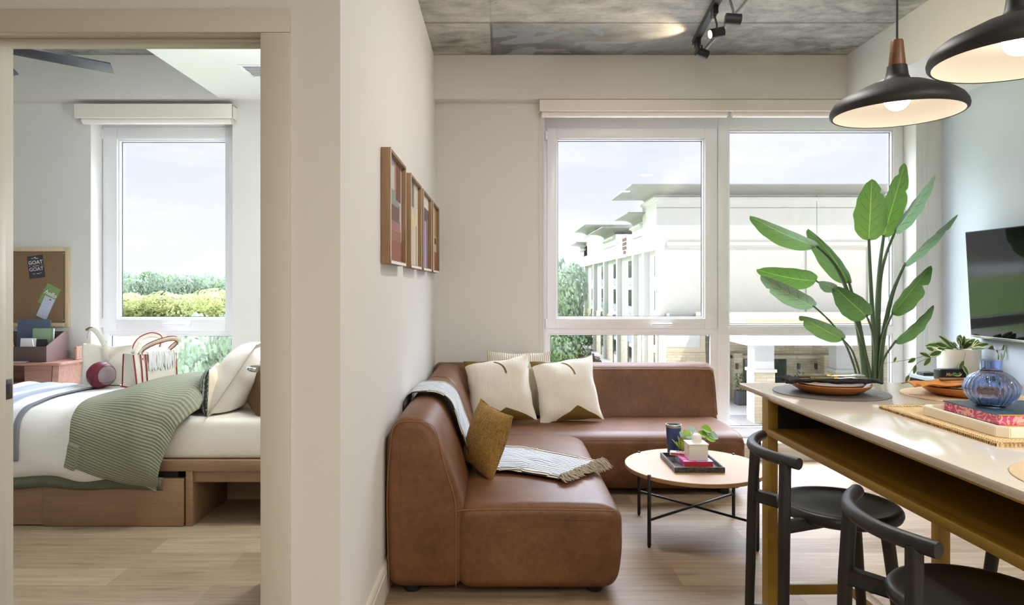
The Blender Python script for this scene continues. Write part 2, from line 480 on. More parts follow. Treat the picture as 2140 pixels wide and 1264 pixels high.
# baseboards: a board with a small groove below its top bead
def bboard(nm, poly, axis, a0, a1, org):
    struct(nm, prism(BM(), poly, axis, a0, a1), TRIM, origin=org)
P = lambda s: [(0, 0), (s*.014, 0), (s*.014, .104), (s*.009, .108), (s*.009, .112), (s*.013, .115), (s*.012, .133), (s*.006, .14), (0, .14)]
bboard('baseboard_left', [(XL+a, b_) for a, b_ in P(1)], 'y', YD, YW, (XL, 3.5, 0))
bboard('baseboard_back', [(YW-a, b_*.62) for a, b_ in P(1)], 'x', XL+.014, XR, (1.3, YW, 0))
bboard('baseboard_right', [(XR-a, b_) for a, b_ in P(1)], 'y', YBK, YW-.014, (XR, 2, 0))
bboard('baseboard_bedroom', [(YW-a, b_) for a, b_ in P(1)], 'x', XBL, XL-.12, (-2.5, YW, 0))

# ------------------------------------------------------------------ windows
YF = 5.26
def wx(x): return gx(x, YF)
def wz(y): return gz(y, YF)
def ringframe(bm, x0, x1, z0, z1, a0, a1, b0, b1, ya, yb, bev=.004):
    """frame between outer rect (x0,x1,z0,z1) and inner rect (a0,a1,b0,b1)"""
    box(bm, x0, a0, ya, yb, z0, z1, bev); box(bm, a1, x1, ya, yb, z0, z1, bev)
    box(bm, a0-.001, a1+.001, ya+.0004, yb-.0004, b1, z1-.0004, bev); box(bm, a0-.001, a1+.001, ya+.0004, yb-.0004, z0+.0004, b0, bev)
def pane(par, x0, x1, z0, z1, y=5.305):
    return obj('pane', box(BM(), x0-.004, x1+.004, y-.003, y+.003, z0-.004, z1+.004), GLASS, par, smooth=False)
def gasket(par, x0, x1, z0, z1, y=5.298):
    g = BM(); t = .0045
    ringframe(g, x0-.002, x1+.002, z0-.002, z1+.002, x0+t, x1-t, z0+t, z1-t, y-.004, y, 0)
    obj('gasket', g, GASKET, par, smooth=False)
def sash(par, o, i):
    x0, x1, z1, z0 = wx(o[0]), wx(o[1]), wz(o[2]), wz(o[3]); a0, a1, b1, b0 = wx(i[0]), wx(i[1]), wz(i[2]), wz(i[3])
    s = BM(); ringframe(s, x0, x1, z0, z1, a0-.012, a1+.012, b0-.012, b1+.012, YF-.016, 5.33, .005)
    # glazing bead, sloped toward the glass
    ringframe(s, a0-.013, a1+.013, b0-.013, b1+.013, a0, a1, b0, b1, YF+.004, 5.298, .003)
    so = obj('sash', s, PVC, par)
    pane(so, a0, a1, b0, b1); gasket(so, a0, a1, b0, b1)
    return so
def bead(par_bm, x0, x1, z0, z1):
    ringframe(par_bm, x0-.012, x1+.012, z0-.012, z1+.012, x0, x1, z0, z1, YF+.008, 5.298, .003)

w1 = sthing('window_1', (1.7, YF, .128))
fr = BM(); Z0, Z1 = .128, 2.64
X0, X1 = .31, 3.10
fy0, fy1 = YF, 5.34
# outer members
box(fr, X0, wx(1150)-.012, fy0, fy1, Z0, Z1, .004)
box(fr, wx(1500), wx(1526)-.012, fy0-.006, fy1, Z0, Z1, .006)
box(fr, wx(1864)+.012, X1, fy0, fy1, Z0, Z1, .004)
e1, e2 = .0015, .003
box(fr, X0+.001, X1-.001, fy0+e1, fy1-e1, wz(268)-.004, Z1-.001, .004)
box(fr, wx(1526)-.011, X1-.002, fy0+e2, fy1-e2, wz(275)+.012, wz(262), .004)
box(fr, X0+.001, X1-.001, fy0+e1, fy1-e1, Z0+.001, wz(892)-.012, .004)
box(fr, X0+.002, wx(1500)+.003, fy0+e1, fy1-e1, wz(700)+.012, wz(683), .004)
box(fr, wx(1526)-.014, X1-.002, fy0+e1, fy1-e1, wz(700)+.012, wz(678)-.012, .004)
box(fr, wx(1485)+.012, wx(1500)+.002, fy0+e2, fy1-e2, Z0+.002, wz(700)+.02, .004)
for q in ((1150, 1485, 700, 892), (1526, 1864, 700, 892), (1526, 1864, 275, 678)):
    bead(fr, wx(q[0]), wx(q[1]), wz(q[3]), wz(q[2]))
struct('window_frame', fr, PVC, w1)
for q in ((1150, 1485, 700, 892), (1526, 1864, 700, 892), (1526, 1864, 275, 678)):
    pane(w1, wx(q[0]), wx(q[1]), wz(q[3]), wz(q[2])); gasket(w1, wx(q[0]), wx(q[1]), wz(q[3]), wz(q[2]))
sash(w1, (1143, 1498, 268, 686), (1166, 1469, 293, 662))
def whandle(par, xa, xb, y):
    h = BM(); z = wz(y)
    box(h, wx(xb)-.03, wx(xb), YF-.03, YF-.015, z-.014, z+.014, .004)
    tube(h, spline([(wx(xb)-.014, YF-.02, z), (wx(xb)-.016, YF-.055, z), (wx(xb)-.04, YF-.066, z), (wx(xa), YF-.066, z)], 5), .0095, 10, flat=(1, .7))
    obj('handle', h, PVC, par)
whandle(w1, 1358, 1404, 677)
for yy in ((275, 293), (665, 684)):
    obj('hinge', box(BM(), wx(1139), wx(1143.5), YF-.022, YF, wz(yy[1]), wz(yy[0]), .003), PVC, w1)

w2 = sthing('window_2', (-2.5, YF, .128)); fr = BM()
X0, X1, Z1 = -3.075, -1.99, 2.60
box(fr, X0, wx(228), fy0, fy1, Z0, Z1, .004); box(fr, wx(484), X1, fy0, fy1, Z0, Z1, .004)
box(fr, X0+.001, X1-.001, fy0+e1, fy1-e1, wz(268)-.004, Z1-.001, .004); box(fr, X0+.001, X1-.001, fy0+e1, fy1-e1, Z0+.001, wz(892), .004)
box(fr, X0+.002, X1-.002, fy0+e1, fy1-e1, wz(702)+.012, wz(688), .004)
bead(fr, wx(229), wx(484), wz(892)+.012, wz(702))
struct('window_frame', fr, PVC, w2)
pane(w2, wx(228), wx(485), wz(892), wz(702)); gasket(w2, wx(229), wx(484), wz(892), wz(702))
sash(w2, (217, 489, 266, 692), (250, 470, 295, 663))
whandle(w2, 350, 402, 677)
for yy in ((270, 292), (664, 684)):
    obj('hinge', box(BM(), wx(214), wx(218), YF-.022, YF, wz(yy[1]), wz(yy[0]), .003), PVC, w2)
# sills
struct('trim_9', box(BM(), .325, 3.10, 5.085, YF, .118, .13, .003), PVC)
struct('trim_10', box(BM(), -3.063, -2.005, 5.085, YF, .118, .13, .003), PVC)

# ------------------------------------------------------------------ blinds
def blind(label, x0, x1, zt, zb, rolls, chains):
    t = thing('roller_blind', label, 'blind', ((x0+x1)/2, 5.05, zb))
    b_ = BM(); prism(b_, [(YS, zb), (YS+.004, zb-.004), (5.012, zb-.004), (5.012, zt-.008), (5.098, zt-.008), (5.098, zt), (YS, zt)], 'x', x0, x1)
    obj('cassette', b_, BLIND, t)
    for s in (x0, x1-.004): obj('end_cap', box(BM(), s, s+.004, YS+.004, 5.098, zb, zt-.004), BLIND, t)
    for a, b2 in rolls:
        r = BM(); tube(r, [(a, 5.055, zb-.008), (b2, 5.055, zb-.008)], .03, 20)
        obj('fabric_roll', r, BLIND, t)
    for cx_ in chains:
        cb = BM(); tube(cb, [(cx_-.012, 5.06, zb), (cx_-.012, 5.07, .78), (cx_-.006, 5.07, .76), (cx_+.006, 5.07, .76), (cx_+.012, 5.07, .78), (cx_+.012, 5.06, zb)], .0022, 6)
        obj('bead_chain', cb, mat('chain_plastic', srgb(200, 196, 190), .4), t)
    return t
blind('long white roller blind box above the wide living room window', gx(1128, YS), 3.19, ZS-.004, 2.583, [(gx(1132, 5.05), gx(1519, 5.05)), (gx(1531, 5.05), 3.15)], [.303, 3.155])
blind('short white roller blind box above the bedroom window', gx(155, YS), -1.97, 2.632, 2.533, [(-3.09, -1.99)], [])

# ================================================================== CEILING THINGS
# conduit
bm = BM(); tube(bm, [(1.456, YS, ZC-.008), (1.456, 1.2, ZC-.008)], .009, 10)
cd = obj('ceiling_conduit', bm, mat('conduit_paint', srgb(168, 166, 156), .6)); tag(cd, 'thin grey conduit running along the concrete ceiling beside the track light', 'conduit')
# track light
t = thing('track_light', 'black ceiling track light with three cylinder heads', 'track light', (1.28, 4.2, ZC))
p0 = Vector((1.325, 4.66, 2.962)); p1 = Vector((1.17, 3.05, 2.962)); d = (p1-p0).normalized(); s_ = Vector((-d.y, d.x, 0))
obj('track', obox(BM(), (p0+p1)/2, d*((p1-p0).length/2), s_*.018, (0, 0, .017), .002), BLACKM, t)
pb = p0+d*.99; obj('power_feed', obox(BM(), pb+Vector((.03, 0, .0)), (.075, 0, 0), (0, .05, 0), (0, 0, .027), .003), BLACKM, t)
def head(px, py, Y, ax, stem_px, lit=False):
    c = at(px, py, Y); ax = Vector(ax).normalized()
    h = tube(BM(), [c-ax*.042, c-ax*.04, c+ax*.04, c+ax*.042], [.027, .03, .03, .027], 28)
    ho = obj('spot_head', h, BLACKM, t)
    tt = (Y-p0.y)/d.y; top = p0+d*tt
    st_ = BM(); tube(st_, [c, Vector((c.x, Y, c.z+.05)), top+Vector((0, 0, -.06))], .006, 8)
    obox(st_, top+Vector((0, 0, -.035)), d*.04, s_*.012, (0, 0, .025), .002)
    obj('stem', st_, BLACKM, ho)
    em = mat('lamp_face_lit', (1, .8, .5, 1), .5, Emission_Color=(1, .82, .55, 1), Emission_Strength=18 if lit else 0) if lit else mat('lamp_face', srgb(60, 58, 55), .4)
    obj('lens', tube(BM(), [c-ax*.0422, c-ax*.0436], .0235, 24), em, ho)
    return c, ax
cA, aA = head(1532, 40, 3.72, (-1, .1, .10), 1526)
cB, aB = head(1498, 69, 4.05, (1, .1, .24), 1500, True)
cC, aC = head(1467, 111, 4.57, (1, .2, -.28), 1464)

# pendants
SHADE_O = mat('matte_black_shade', srgb(40, 38, 38), .55)
SHADE_I = mat('cream_inside_shade', srgb(232, 226, 212), .6)
def pendant(label, x, y):
    zr = 1.883
    t = thing('pendant_lamp', label, 'pendant lamp', (x, y, zr), group=None)
    out = [(.0295, 2.043), (.031, 2.03), (.034, 2.01), (.039, 1.998), (.052, 1.9895), (.09, 1.978), (.135, 1.962), (.17, 1.945), (.19, 1.929), (.2005, 1.912), (.204, 1.9), (.202, 1.889), (.196, 1.8835), (.192, 1.885)]
    inn = [(.192, 1.885), (.19, 1.9), (.178, 1.92), (.15, 1.94), (.1, 1.955), (.05, 1.965), (.0, 1.968)]
    obj('shade', lathe(BM(), [(r*1.02, z-.006 if z < 1.97 else z) for r, z in out], (x, y, 0), 72), SHADE_O, t, flip=False)
    obj('shade_lining', lathe(BM(), [(r*1.02, z-.006) for r, z in inn], (x, y, 0), 72), SHADE_I, t, flip=False)
    obj('wood_collar', lathe(BM(), [(0, 2.041), (.026, 2.041), (.0265, 2.046), (.019, 2.126), (.0175, 2.13), (0, 2.131)], (x, y, 0), 32), WALNUT, t)
    obj('cord', tube(BM(), [(x, y, 2.13), (x, y, ZC)], .0036, 8), BLACKP, t)
    obj('canopy', lathe(BM(), [(0, ZC-.025), (.05, ZC-.025), (.055, ZC-.02), (.055, ZC), (0, ZC)], (x, y, 0), 32), BLACKM, t)
    bu = BM(); bmesh.ops.create_uvsphere(bu, u_segments=32, v_segments=18, radius=.04)
    place(bu, Matrix.Translation((x, y, 1.932)))
    o = obj('bulb', bu, mat('bulb_glow', (1, 1, 1, 1), .5, Emission_Color=(1, .93, .84, 1), Emission_Strength=11), t)
    return t
pendant('black pendant lamp with wooden collar, the farther one over the island end', 1.34, 2.31)
pendant('black pendant lamp cut off by the upper right corner, nearest above the island', 1.335, 1.755)
# ================================================================== LIVING ROOM
# ------------------------------------------------------------------ sofa
def profile_back():   # in (x,z), wall at left
    return roundpoly([(-.478, .035), (-.486, .42), (-.482, .66), (-.44, .748), (-.30, .742), (-.215, .56), (-.145, .34), (-.15, .035)], [.075, .1, .1, .11, .11, .1, .1, .075], 7)
def foot(par, x, y):
    obj('foot', lathe(BM(), [(0, 0), (.032, 0), (.036, .006), (.036, .034), (0, .034)], (x, y, 0), 20), BLACKP, par)
sa = thing('sofa_section', 'brown leather chaise sofa section standing nearest, against the side wall', 'sofa', (0, 3.5, 0), group=None)
bk = soft(BM(), profile_back(), 'y', 2.845, 4.18, .045, 6)
obj('backrest', bk, LEATHER, sa)
def seat_prof(x0, x1, zt=.385, r1=.075):
    return roundpoly([(x0, .03), (x1-.025, .03), (x1, .17), (x1-.002, .350), (x1-.075, zt), ((x0+x1)/2, zt+.008), (x0, zt-.004)], [.08, .09, .2, .09, .12, .3, .09], 7)
st_ = soft(BM(), seat_prof(-.19, .512), 'y', 2.84, 4.20, .05, 7)
obj('seat', st_, LEATHER, sa)
sm = BM(); zs = .366
tube(sm, spline([(-.185, 2.846, .345), (-.16, 2.843, zs), (.1, 2.842, zs+.004), (.42, 2.842, zs), (.48, 2.848, zs-.004)], 6), .0018, 6)
tube(sm, spline([(-.468, 2.852, .05), (-.476, 2.850, .4), (-.462, 2.850, .62), (-.44, 2.855, .72), (-.34, 2.858, .73), (-.275, 2.853, .70), (-.235, 2.848, .55), (-.195, 2.843, .42), (-.188, 2.843, .33), (-.188, 2.843, .05)], 5), .0018, 6)
obj('piping', sm, SEAMM, sa)
for x, y in ((-.38, 2.93), (.40, 2.93), (-.38, 4.1), (.40, 4.1)): foot(sa, x, y)

sb = thing('sofa_section', 'brown leather corner sofa section running under the window', 'sofa', (.5, 4.7, 0))
# backrest along the window
pb_ = roundpoly([(5.06, .035), (5.072, .4), (5.066, .64), (5.04, .742), (4.875, .738), (4.84, .56), (4.78, .34), (4.79, .035)], [.075, .1, .1, .09, .09, .1, .1, .075], 7)
obj('backrest', soft(BM(), pb_, 'x', -.484, 1.528, .04, 6), LEATHER, sb)
obj('backrest', soft(BM(), [(p[0]-.001, p[1]-.002) for p in profile_back()], 'y', 4.19, 4.93, .035, 5), LEATHER, sb)
sp_ = roundpoly([(4.87, .03), (4.87, .382), (4.5, .392), (4.275, .385), (4.206, .350), (4.204, .17), (4.228, .03)], [.08, .09, .3, .12, .09, .2, .09], 7)
obj('seat', soft(BM(), sp_, 'x', -.19, 1.515, .05, 7), LEATHER, sb)
sm = BM()
tube(sm, spline([(.53, 4.206, .364), (1.0, 4.204, .364), (1.44, 4.205, .364), (1.485, 4.214, .360)], 6), .002, 6)
tube(sm, spline([(-.2, 4.866, .708), (.6, 4.864, .708), (1.40, 4.866, .706), (1.50, 4.872, .69), (1.522, 4.868, .62), (1.524, 4.83, .45), (1.524, 4.81, .39)], 6), .0028, 6)
obj('piping', sm, SEAMM, sb)
for x, y in ((-.3, 4.3), (1.40, 4.30), (-.3, 4.98), (1.40, 4.98), (.55, 4.3)): foot(sb, x, y)

# ------------------------------------------------------------------ pillows
def pillow_bm(w, h, t, pinch=.09, n=28, wr=.006, seed=0, sag=0, flange=0):
    bm = BM()
    def surf(sgn):
        def f(u, v):
            a = u*2-1; b = v*2-1
            A = a if flange == 0 else max(-1, min(1, a*(1+flange))); B = b if flange == 0 else max(-1, min(1, b*(1+flange)))
            k = max(0, (1-abs(A)**2.6))*max(0, (1-abs(B)**2.6))
            x = w/2*a*(1-pinch*(1-b*b)*abs(a)**1.5); z = h/2*b*(1-pinch*(1-a*a)*abs(b)**1.5)
            y = sgn*(t/2*k**.62)
            q = Vector((x*9+seed, z*9, sgn*3+seed))
            y += sgn*wr*k**.3*mnoise.noise(q)*1.6
            x += wr*mnoise.noise(q+Vector((5, 0, 0))); z += wr*mnoise.noise(q+Vector((0, 9, 0)))-sag*(1-a*a)*(b+1)
            return Vector((x, y, z))
        return f
    grid(bm, surf(1), n, n); grid(bm, surf(-1), n, n)
    bmesh.ops.remove_doubles(bm, verts=bm.verts, dist=.0004)
    return bm
def rotm(loc, yaw=0, tilt=0, roll=0):
    """pillow faces -Y; tilt leans the top back (+Y), yaw about Z, roll in its own plane"""
    return Matrix.Translation(loc) @ Matrix.Rotation(yaw, 4, 'Z') @ Matrix.Rotation(-tilt, 4, 'X') @ Matrix.Rotation(roll, 4, 'Y')

def f_cream(n, b):
    uv = n.coord('UV'); u, v, _ = n.sep(uv)
    o = n.coord()
    # olive bottom with a peak in the middle, olive top-left corner and a short curved bar
    wv = n.m('MULTIPLY', n.noise(uv, 4, 2), .05)
    peak = n.m('SUBTRACT', .20, n.m('MULTIPLY', n.m('ABSOLUTE', n.m('SUBTRACT', u, .60)), .55))
    peak = n.m('MAXIMUM', peak, n.m('MULTIPLY', n.m('SUBTRACT', .42, u), .09))
    m1 = n.step(n.m('SUBTRACT', n.m('ADD', peak, wv), v), .02, .004)
    m2 = n.step(n.m('SUBTRACT', v, n.m('ADD', .915, n.m('MULTIPLY', u, .22))), 0, .004)
    arc = n.m('ABSOLUTE', n.m('SUBTRACT', n.m('POWER', n.m('ADD', n.m('POWER', n.m('SUBTRACT', u, .33), 2), n.m('POWER', n.m('SUBTRACT', v, .66), 2)), .5), .315))
    m3 = n.m('MULTIPLY', n.m('SUBTRACT', 1, n.step(arc, .014, .003)), n.m('MULTIPLY', n.step(u, .46, .01), n.step(v, .70, .01)))
    mk = n.m('MAXIMUM', m1, n.m('MAXIMUM', m2, m3))
    q = n.noise(n.map(uv, (26, 1.5, 1)), 2.2, 4, .6, 1.6); q2 = n.noise(uv, 70, 3)
    n.put(b.inputs['Base Color'], n.mix(mk, n.mix(q, srgb(240, 232, 214), srgb(250, 246, 236)), srgb(120, 96, 40)))
    n.put(b.inputs['Normal'], n.bump(n.m('ADD', n.m('MULTIPLY', q, 1.0), n.m('MULTIPLY', q2, .3)), .7, .006))
CREAM = mat('cream_cotton_olive_applique', rough=.93, fn=f_cream)
def f_knit(n, b):
    uv = n.coord('UV'); u, v, _ = n.sep(uv)
    top = n.step(v, .72, .004)
    rib = n.m('ADD', n.m('MULTIPLY', n.m('SINE', n.m('MULTIPLY', u, 190)), .5), .5)
    rb2 = n.m('ADD', n.m('MULTIPLY', n.m('SINE', n.m('MULTIPLY', n.m('POWER', n.m('ADD', n.m('POWER', u, 2), n.m('POWER', v, 2)), .5), 260)), .5), .5)
    r = n.m('ADD', n.m('MULTIPLY', rib, top), n.m('MULTIPLY', rb2, n.m('SUBTRACT', 1, top)))
    n.put(b.inputs['Base Color'], n.mix(n.m('MULTIPLY', r, .8), n.mix(top, srgb(168, 152, 126), srgb(190, 178, 158)), n.mix(top, srgb(208, 193, 166), srgb(238, 232, 218))))
    n.put(b.inputs['Normal'], n.bump(r, .8, .004))
KNIT = mat('ribbed_knit_beige', rough=.95, fn=f_knit)
def f_must(n, b):
    uv = n.coord('UV'); o = n.coord()
    a = n.noise(n.map(uv, (3, 60, 1), rot=(0, 0, .4)), 3, 3); c = n.noise(n.map(uv, (60, 3, 1), rot=(0, 0, .3)), 3, 3)
    s = n.m('MAXIMUM', a, c)
    n.put(b.inputs['Base Color'], n.ramp(s, [(.42, srgb(112, 78, 30)), (.6, srgb(168, 132, 64)), (.75, srgb(222, 186, 128))]))
    n.put(b.inputs['Normal'], n.bump(s, .7, .004))
MUST = mat('mustard_woven', rough=.9, fn=f_must)

def pillow(name, label, bm, m, M4, cat='pillow', **kw):
    place(bm, M4); o = obj(name, bm, m, ang=1.3, **kw); tag(o, label, cat); return o
pillow('throw_pillow', 'ribbed beige knit pillow half hidden behind the two cream pillows', pillow_bm(.46, .46, .14, seed=3), KNIT, rotm((.12, 4.785, .615), .03, .22, .02))
pillow('throw_pillow', 'cream pillow with olive patches, left one, behind the mustard pillow', pillow_bm(.46, .46, .16, seed=1, wr=.009, pinch=.11), CREAM, rotm((-.01, 4.60, .598), -.15, .36, -.15))
pillow('throw_pillow', 'cream pillow with olive patches, right one, sitting alone in front of the window', pillow_bm(.44, .45, .16, seed=5, wr=.01, pinch=.11), CREAM, rotm((.445, 4.63, .592), .06, .36, -.11))
pillow('throw_pillow', 'mustard yellow woven pillow propped on the chaise beside the blanket', pillow_bm(.33, .33, .12, seed=8, wr=.005, pinch=.07), MUST, rotm((-.075, 3.36, .545), math.radians(-58), .30, .12))

# ------------------------------------------------------------------ throw blanket on the chaise
def f_throw(n, b):
    uv = n.coord('UV'); u, v, _ = n.sep(uv)
    edge = n.m('MAXIMUM', n.m('SUBTRACT', 1, n.step(v, .13, .004)), n.step(v, .90, .004))
    st = n.step(n.m('SINE', n.m('MULTIPLY', v, 138)), -.35, .35)
    alt = n.step(n.m('SINE', n.m('MULTIPLY', u, 36)), 0, .02)
    line = n.step(n.m('SINE', n.m('ADD', n.m('MULTIPLY', v, 96), n.m('MULTIPLY', alt, 3.14))), .1, .1)
    k = n.noise(n.map(uv, (40, 4, 1)), 6, 3)
    body = n.mix(n.m('MULTIPLY', st, n.m('ADD', .55, n.m('MULTIPLY', k, .9)), clamp=True), srgb(58, 64, 76), srgb(236, 242, 246))
    n.put(b.inputs['Base Color'], n.mix(edge, body, n.mix(line, srgb(30, 30, 34), srgb(226, 212, 190))))
    n.put(b.inputs['Normal'], n.bump(n.m('ADD', st, k), .5, .004))
THROW = mat('striped_wool_throw', rough=.95, fn=f_throw)
near = spline([(-.487, 3.40, .56), (-.487, 3.40, .70), (-.455, 3.40, .757), (-.38, 3.40, .768), (-.30, 3.39, .757), (-.245, 3.375, .70), (-.21, 3.36, .60), (-.165, 3.35, .48), (-.125, 3.34, .405), (-.05, 3.32, .398), (.05, 3.29, .401), (.15, 3.235, .402), (.262, 3.165, .401)], 5)
far = spline([(-.487, 3.80, .58), (-.487, 3.80, .70), (-.455, 3.80, .757), (-.38, 3.80, .768), (-.30, 3.80, .757), (-.245, 3.80, .70), (-.21, 3.81, .60), (-.165, 3.82, .48), (-.125, 3.84, .405), (-.04, 3.86, .398), (.12, 3.79, .401), (.3, 3.66, .402), (.505, 3.485, .401)], 5)
NL = len(near)
bw = BM()
def fthrow(u, v):
    i = u*(NL-1); a = int(min(i, NL-2)); t = i-a
    p = near[a].lerp(near[a+1], t); q = far[a].lerp(far[a+1], t); r = p.lerp(q, v)
    w = mnoise.noise(Vector((u*14, v*7, 2)))*.006+.005*math.sin(v*20+u*3)*mnoise.noise(Vector((u*4, v*2, 9)))
    on_seat = 1 if u > .68 else 0
    return r+Vector((0, 0, .006+abs(w)*1.3)) if on_seat else r+Vector((.006+abs(w)*.7 if u > .35 else .0, 0, .005+abs(w)*.5))
grid(bw, fthrow, NL*2, 26)
thick(bw, .004)
tb = thing('throw_blanket', 'grey blue striped throw with checked edges draped over the chaise back and seat', 'blanket', (-.1, 3.55, .39))
obj('blanket_cloth', bw, THROW, tb, ang=1.6)
fg = BM(); random.seed(3)
for k in range(300):
    v = random.random(); p = fthrow(1, v); L = random.uniform(.045, .085)
    dr_ = Vector((.62, -.55, 0)).normalized(); a = random.uniform(-.7, .7)
    dd = Vector((dr_.x*math.cos(a)-dr_.y*math.sin(a), dr_.x*math.sin(a)+dr_.y*math.cos(a), 0))
    if p.x+dd.x*L > .47: zt = -.02
    else: zt = 0
    tube(fg, spline([p, p+dd*L*.35+Vector((0, 0, random.uniform(.004, .022))), p+dd*L*.7+Vector((0, 0, random.uniform(-.002, .012)+zt*.3)), p+dd*L+Vector((random.uniform(-.01, .01), 0, random.uniform(-.003, .003)+zt))], 3), [.003, .0026, .0014], 5)
obj('fringe', fg, mat('fringe_yarn', srgb(176, 166, 148), .95), tb, kind='stuff')

# ------------------------------------------------------------------ coffee table
CT = Vector((1.02, 3.61, 0)); TR = .36; TZ = .355
ct = thing('coffee_table', 'round coffee table with pale top and thin black cross-braced legs', 'coffee table', (CT.x, CT.y, 0))
tt = BM(); lathe(tt, [(0, TZ-.02), (TR-.002, TZ-.02), (TR, TZ-.018), (TR, TZ-.002), (TR-.002, TZ), (0, TZ)], CT, 96)
for f in tt.faces: f.material_index = 0 if abs(f.normal.z) > .9 and f.calc_center_median().z > TZ-.01 else 1
obj('tabletop', tt, [TABLEW, EDGEW], ct, ang=.5)
lp_ = [Vector((-.274, -.21, 0)), Vector((.274, .21, 0)), Vector((-.229, .255, 0)), Vector((.229, -.255, 0))]
for p in lp_:
    q = CT+p*1.035
    obj('leg', tube(BM(), [q+Vector((0, 0, 0)), q+Vector((0, 0, .01)), q+Vector((0, 0, TZ+.003)), q+Vector((0, 0, TZ+.006))], [.006, .0095, .0095, .007], 16), BLACKM, ct)
for a, b_ in ((0, 1), (2, 3)):
    p = CT+lp_[a]*1.03+Vector((0, 0, .135)); q = CT+lp_[b_]*1.03+Vector((0, 0, .135))
    obj('cross_brace', tube(BM(), [p, q], .0065, 12), BLACKM, ct)
for a, b_ in ((0, 1), (2, 3)):
    p = CT+lp_[a]*.99+Vector((0, 0, TZ-.027)); q = CT+lp_[b_]*.99+Vector((0, 0, TZ-.027))
    obj('top_support', tube(BM(), [p, q], .006, 10), BLACKM, ct)
# tray
def f_marble(n, b):
    v = n.coord(); k = n.noise(v, 14, 6, .7, 1.5); l = n.m('ABSOLUTE', n.m('SUBTRACT', k, .5))
    n.put(b.inputs['Base Color'], n.mix(n.m('MULTIPLY', n.m('SUBTRACT', 1, n.step(l, .012, .01)), .5), srgb(52, 48, 46), srgb(150, 140, 126)))
MARB = mat('dark_marble', rough=.3, fn=f_marble)
def tray_bm(x0, x1, y0, y1, z0, z1, wall, floor_t, ch=0, bev=.002):
    bm = BM()
    def poly(i): 
        c = max(ch-i*.4, 0)
        if c <= 0: return [(x0+i, y0+i), (x1-i, y0+i), (x1-i, y1-i), (x0+i, y1-i)]
        a, b, d, e = x0+i, x1-i, y0+i, y1-i
        return [(a+c, d), (b-c, d), (b, d+c), (b, e-c), (b-c, e), (a+c, e), (a, e-c), (a, d+c)]
    O = poly(0); I = poly(wall); n = len(O)
    V = lambda P_, z: [bm.verts.new((p[0], p[1], z)) for p in P_]
    ob, ot, it, ib = V(O, z0), V(O, z1), V(I, z1), V(I, z0+floor_t)
    bm.faces.new(ob[::-1]); bm.faces.new(ib)
    for A, B in ((ob, ot), (ot, it), (it, ib)):
        for i in range(n): bm.faces.new((A[i], A[(i+1) % n], B[(i+1) % n], B[i]))
    if bev: bmesh.ops.bevel(bm, geom=[e for e in bm.edges], offset=bev, segments=2, affect='EDGES')
    return bm
o = obj('serving_tray', tray_bm(.877, 1.133, 3.449, 3.765, TZ, TZ+.027, .011, .009), MARB, smooth=False); tag(o, 'dark marble rectangular tray lying on the round coffee table', 'tray')
zt = TZ+.0092
# pink book
def f_pinkart(n, b):
    v = n.coord(); x, y, z = n.sep(v)
    k = n.noise(v, 18, 4, .6, 1)
    n.put(b.inputs['Base Color'], n.ramp(k, [(.4, srgb(214, 60, 150)), (.5, srgb(226, 130, 200)), (.6, srgb(170, 190, 215))]))
PINK = mat('pink_cover', rough=.4, fn=f_pinkart)
RED = mat('red_spine', srgb(206, 56, 66), .5)
bk = thing('book', 'pink and red paperback lying in the dark tray under the white jar', 'book', (1.02, 3.61, zt), 0)
Mb = Matrix.Translation((1.02, 3.612, zt)) @ Matrix.Rotation(.03, 4, 'Z')
b1 = box(BM(), -.076, .076, -.083, .085, 0, .0015); box(b1, -.076, .076, -.083, .085, .0255, .027); box(b1, -.077, -.0745, -.083, .085, 0, .027); obj('cover', place(b1, Mb), PINK, bk, smooth=False)
b2 = box(BM(), -.0742, .0735, -.0835, .083, .0017, .0253); obj('page_block', place(b2, Mb), RED, bk, smooth=False)
# white lidded jar
jz = zt+.0273
jr = thing('ceramic_jar', 'white square ceramic jar with a domed knob lid on the pink book', 'jar', (1.027, 3.592, jz))
obj('body', box(BM(), .976, 1.076, 3.545, 3.642, jz, jz+.079, .004, 3), WHITEC, jr)
obj('lid', box(BM(), .973, 1.079, 3.542, 3.645, jz+.0795, jz+.087, .002), WHITEC, jr)
kp = [(0, jz+.087), (.0265, jz+.087)]+[(.0265*math.cos(a), jz+.107+.0265*math.sin(a)) for a in [PI/2*i/8 for i in range(9)]]
obj('knob', lathe(BM(), kp, (1.029, 3.592, 0), 28), WHITEC, jr)
# matchbox
mb = thing('matchbox', 'small white and red matchbox leaning on the edge of the pink book', 'matchbox', (.955, 3.69, jz))
Mm = Matrix.Translation((.952, 3.672, jz+.0005)) @ Matrix.Rotation(-.32, 4, 'Z')
obj('sleeve', place(box(BM(), -.042, .042, -.022, .022, 0, .016, .0008), Mm), mat('matchbox_card', srgb(238, 230, 216), .6), mb)
obj('label_band', place(box(BM(), -.036, .036, -.0226, -.0219, .0035, .0125), Mm), RED, mb, smooth=False)
obj('label_band', place(box(BM(), .012, .018, -.0229, -.0221, .003, .013), Mm), mat('blue_ink', srgb(60, 90, 160), .5), mb, smooth=False)
obj('cover_print', place(box(BM(), -.012, .03, -.014, .012, .016, .0164), Mm), mat('blue_red_print', fn=lambda n, b: n.put(b.inputs['Base Color'], n.ramp(n.noise(n.coord(), 45, 2), [(.45, srgb(70, 100, 170)), (.5, srgb(238, 232, 220)), (.56, srgb(210, 90, 110))])), rough=.6), mb, smooth=False)
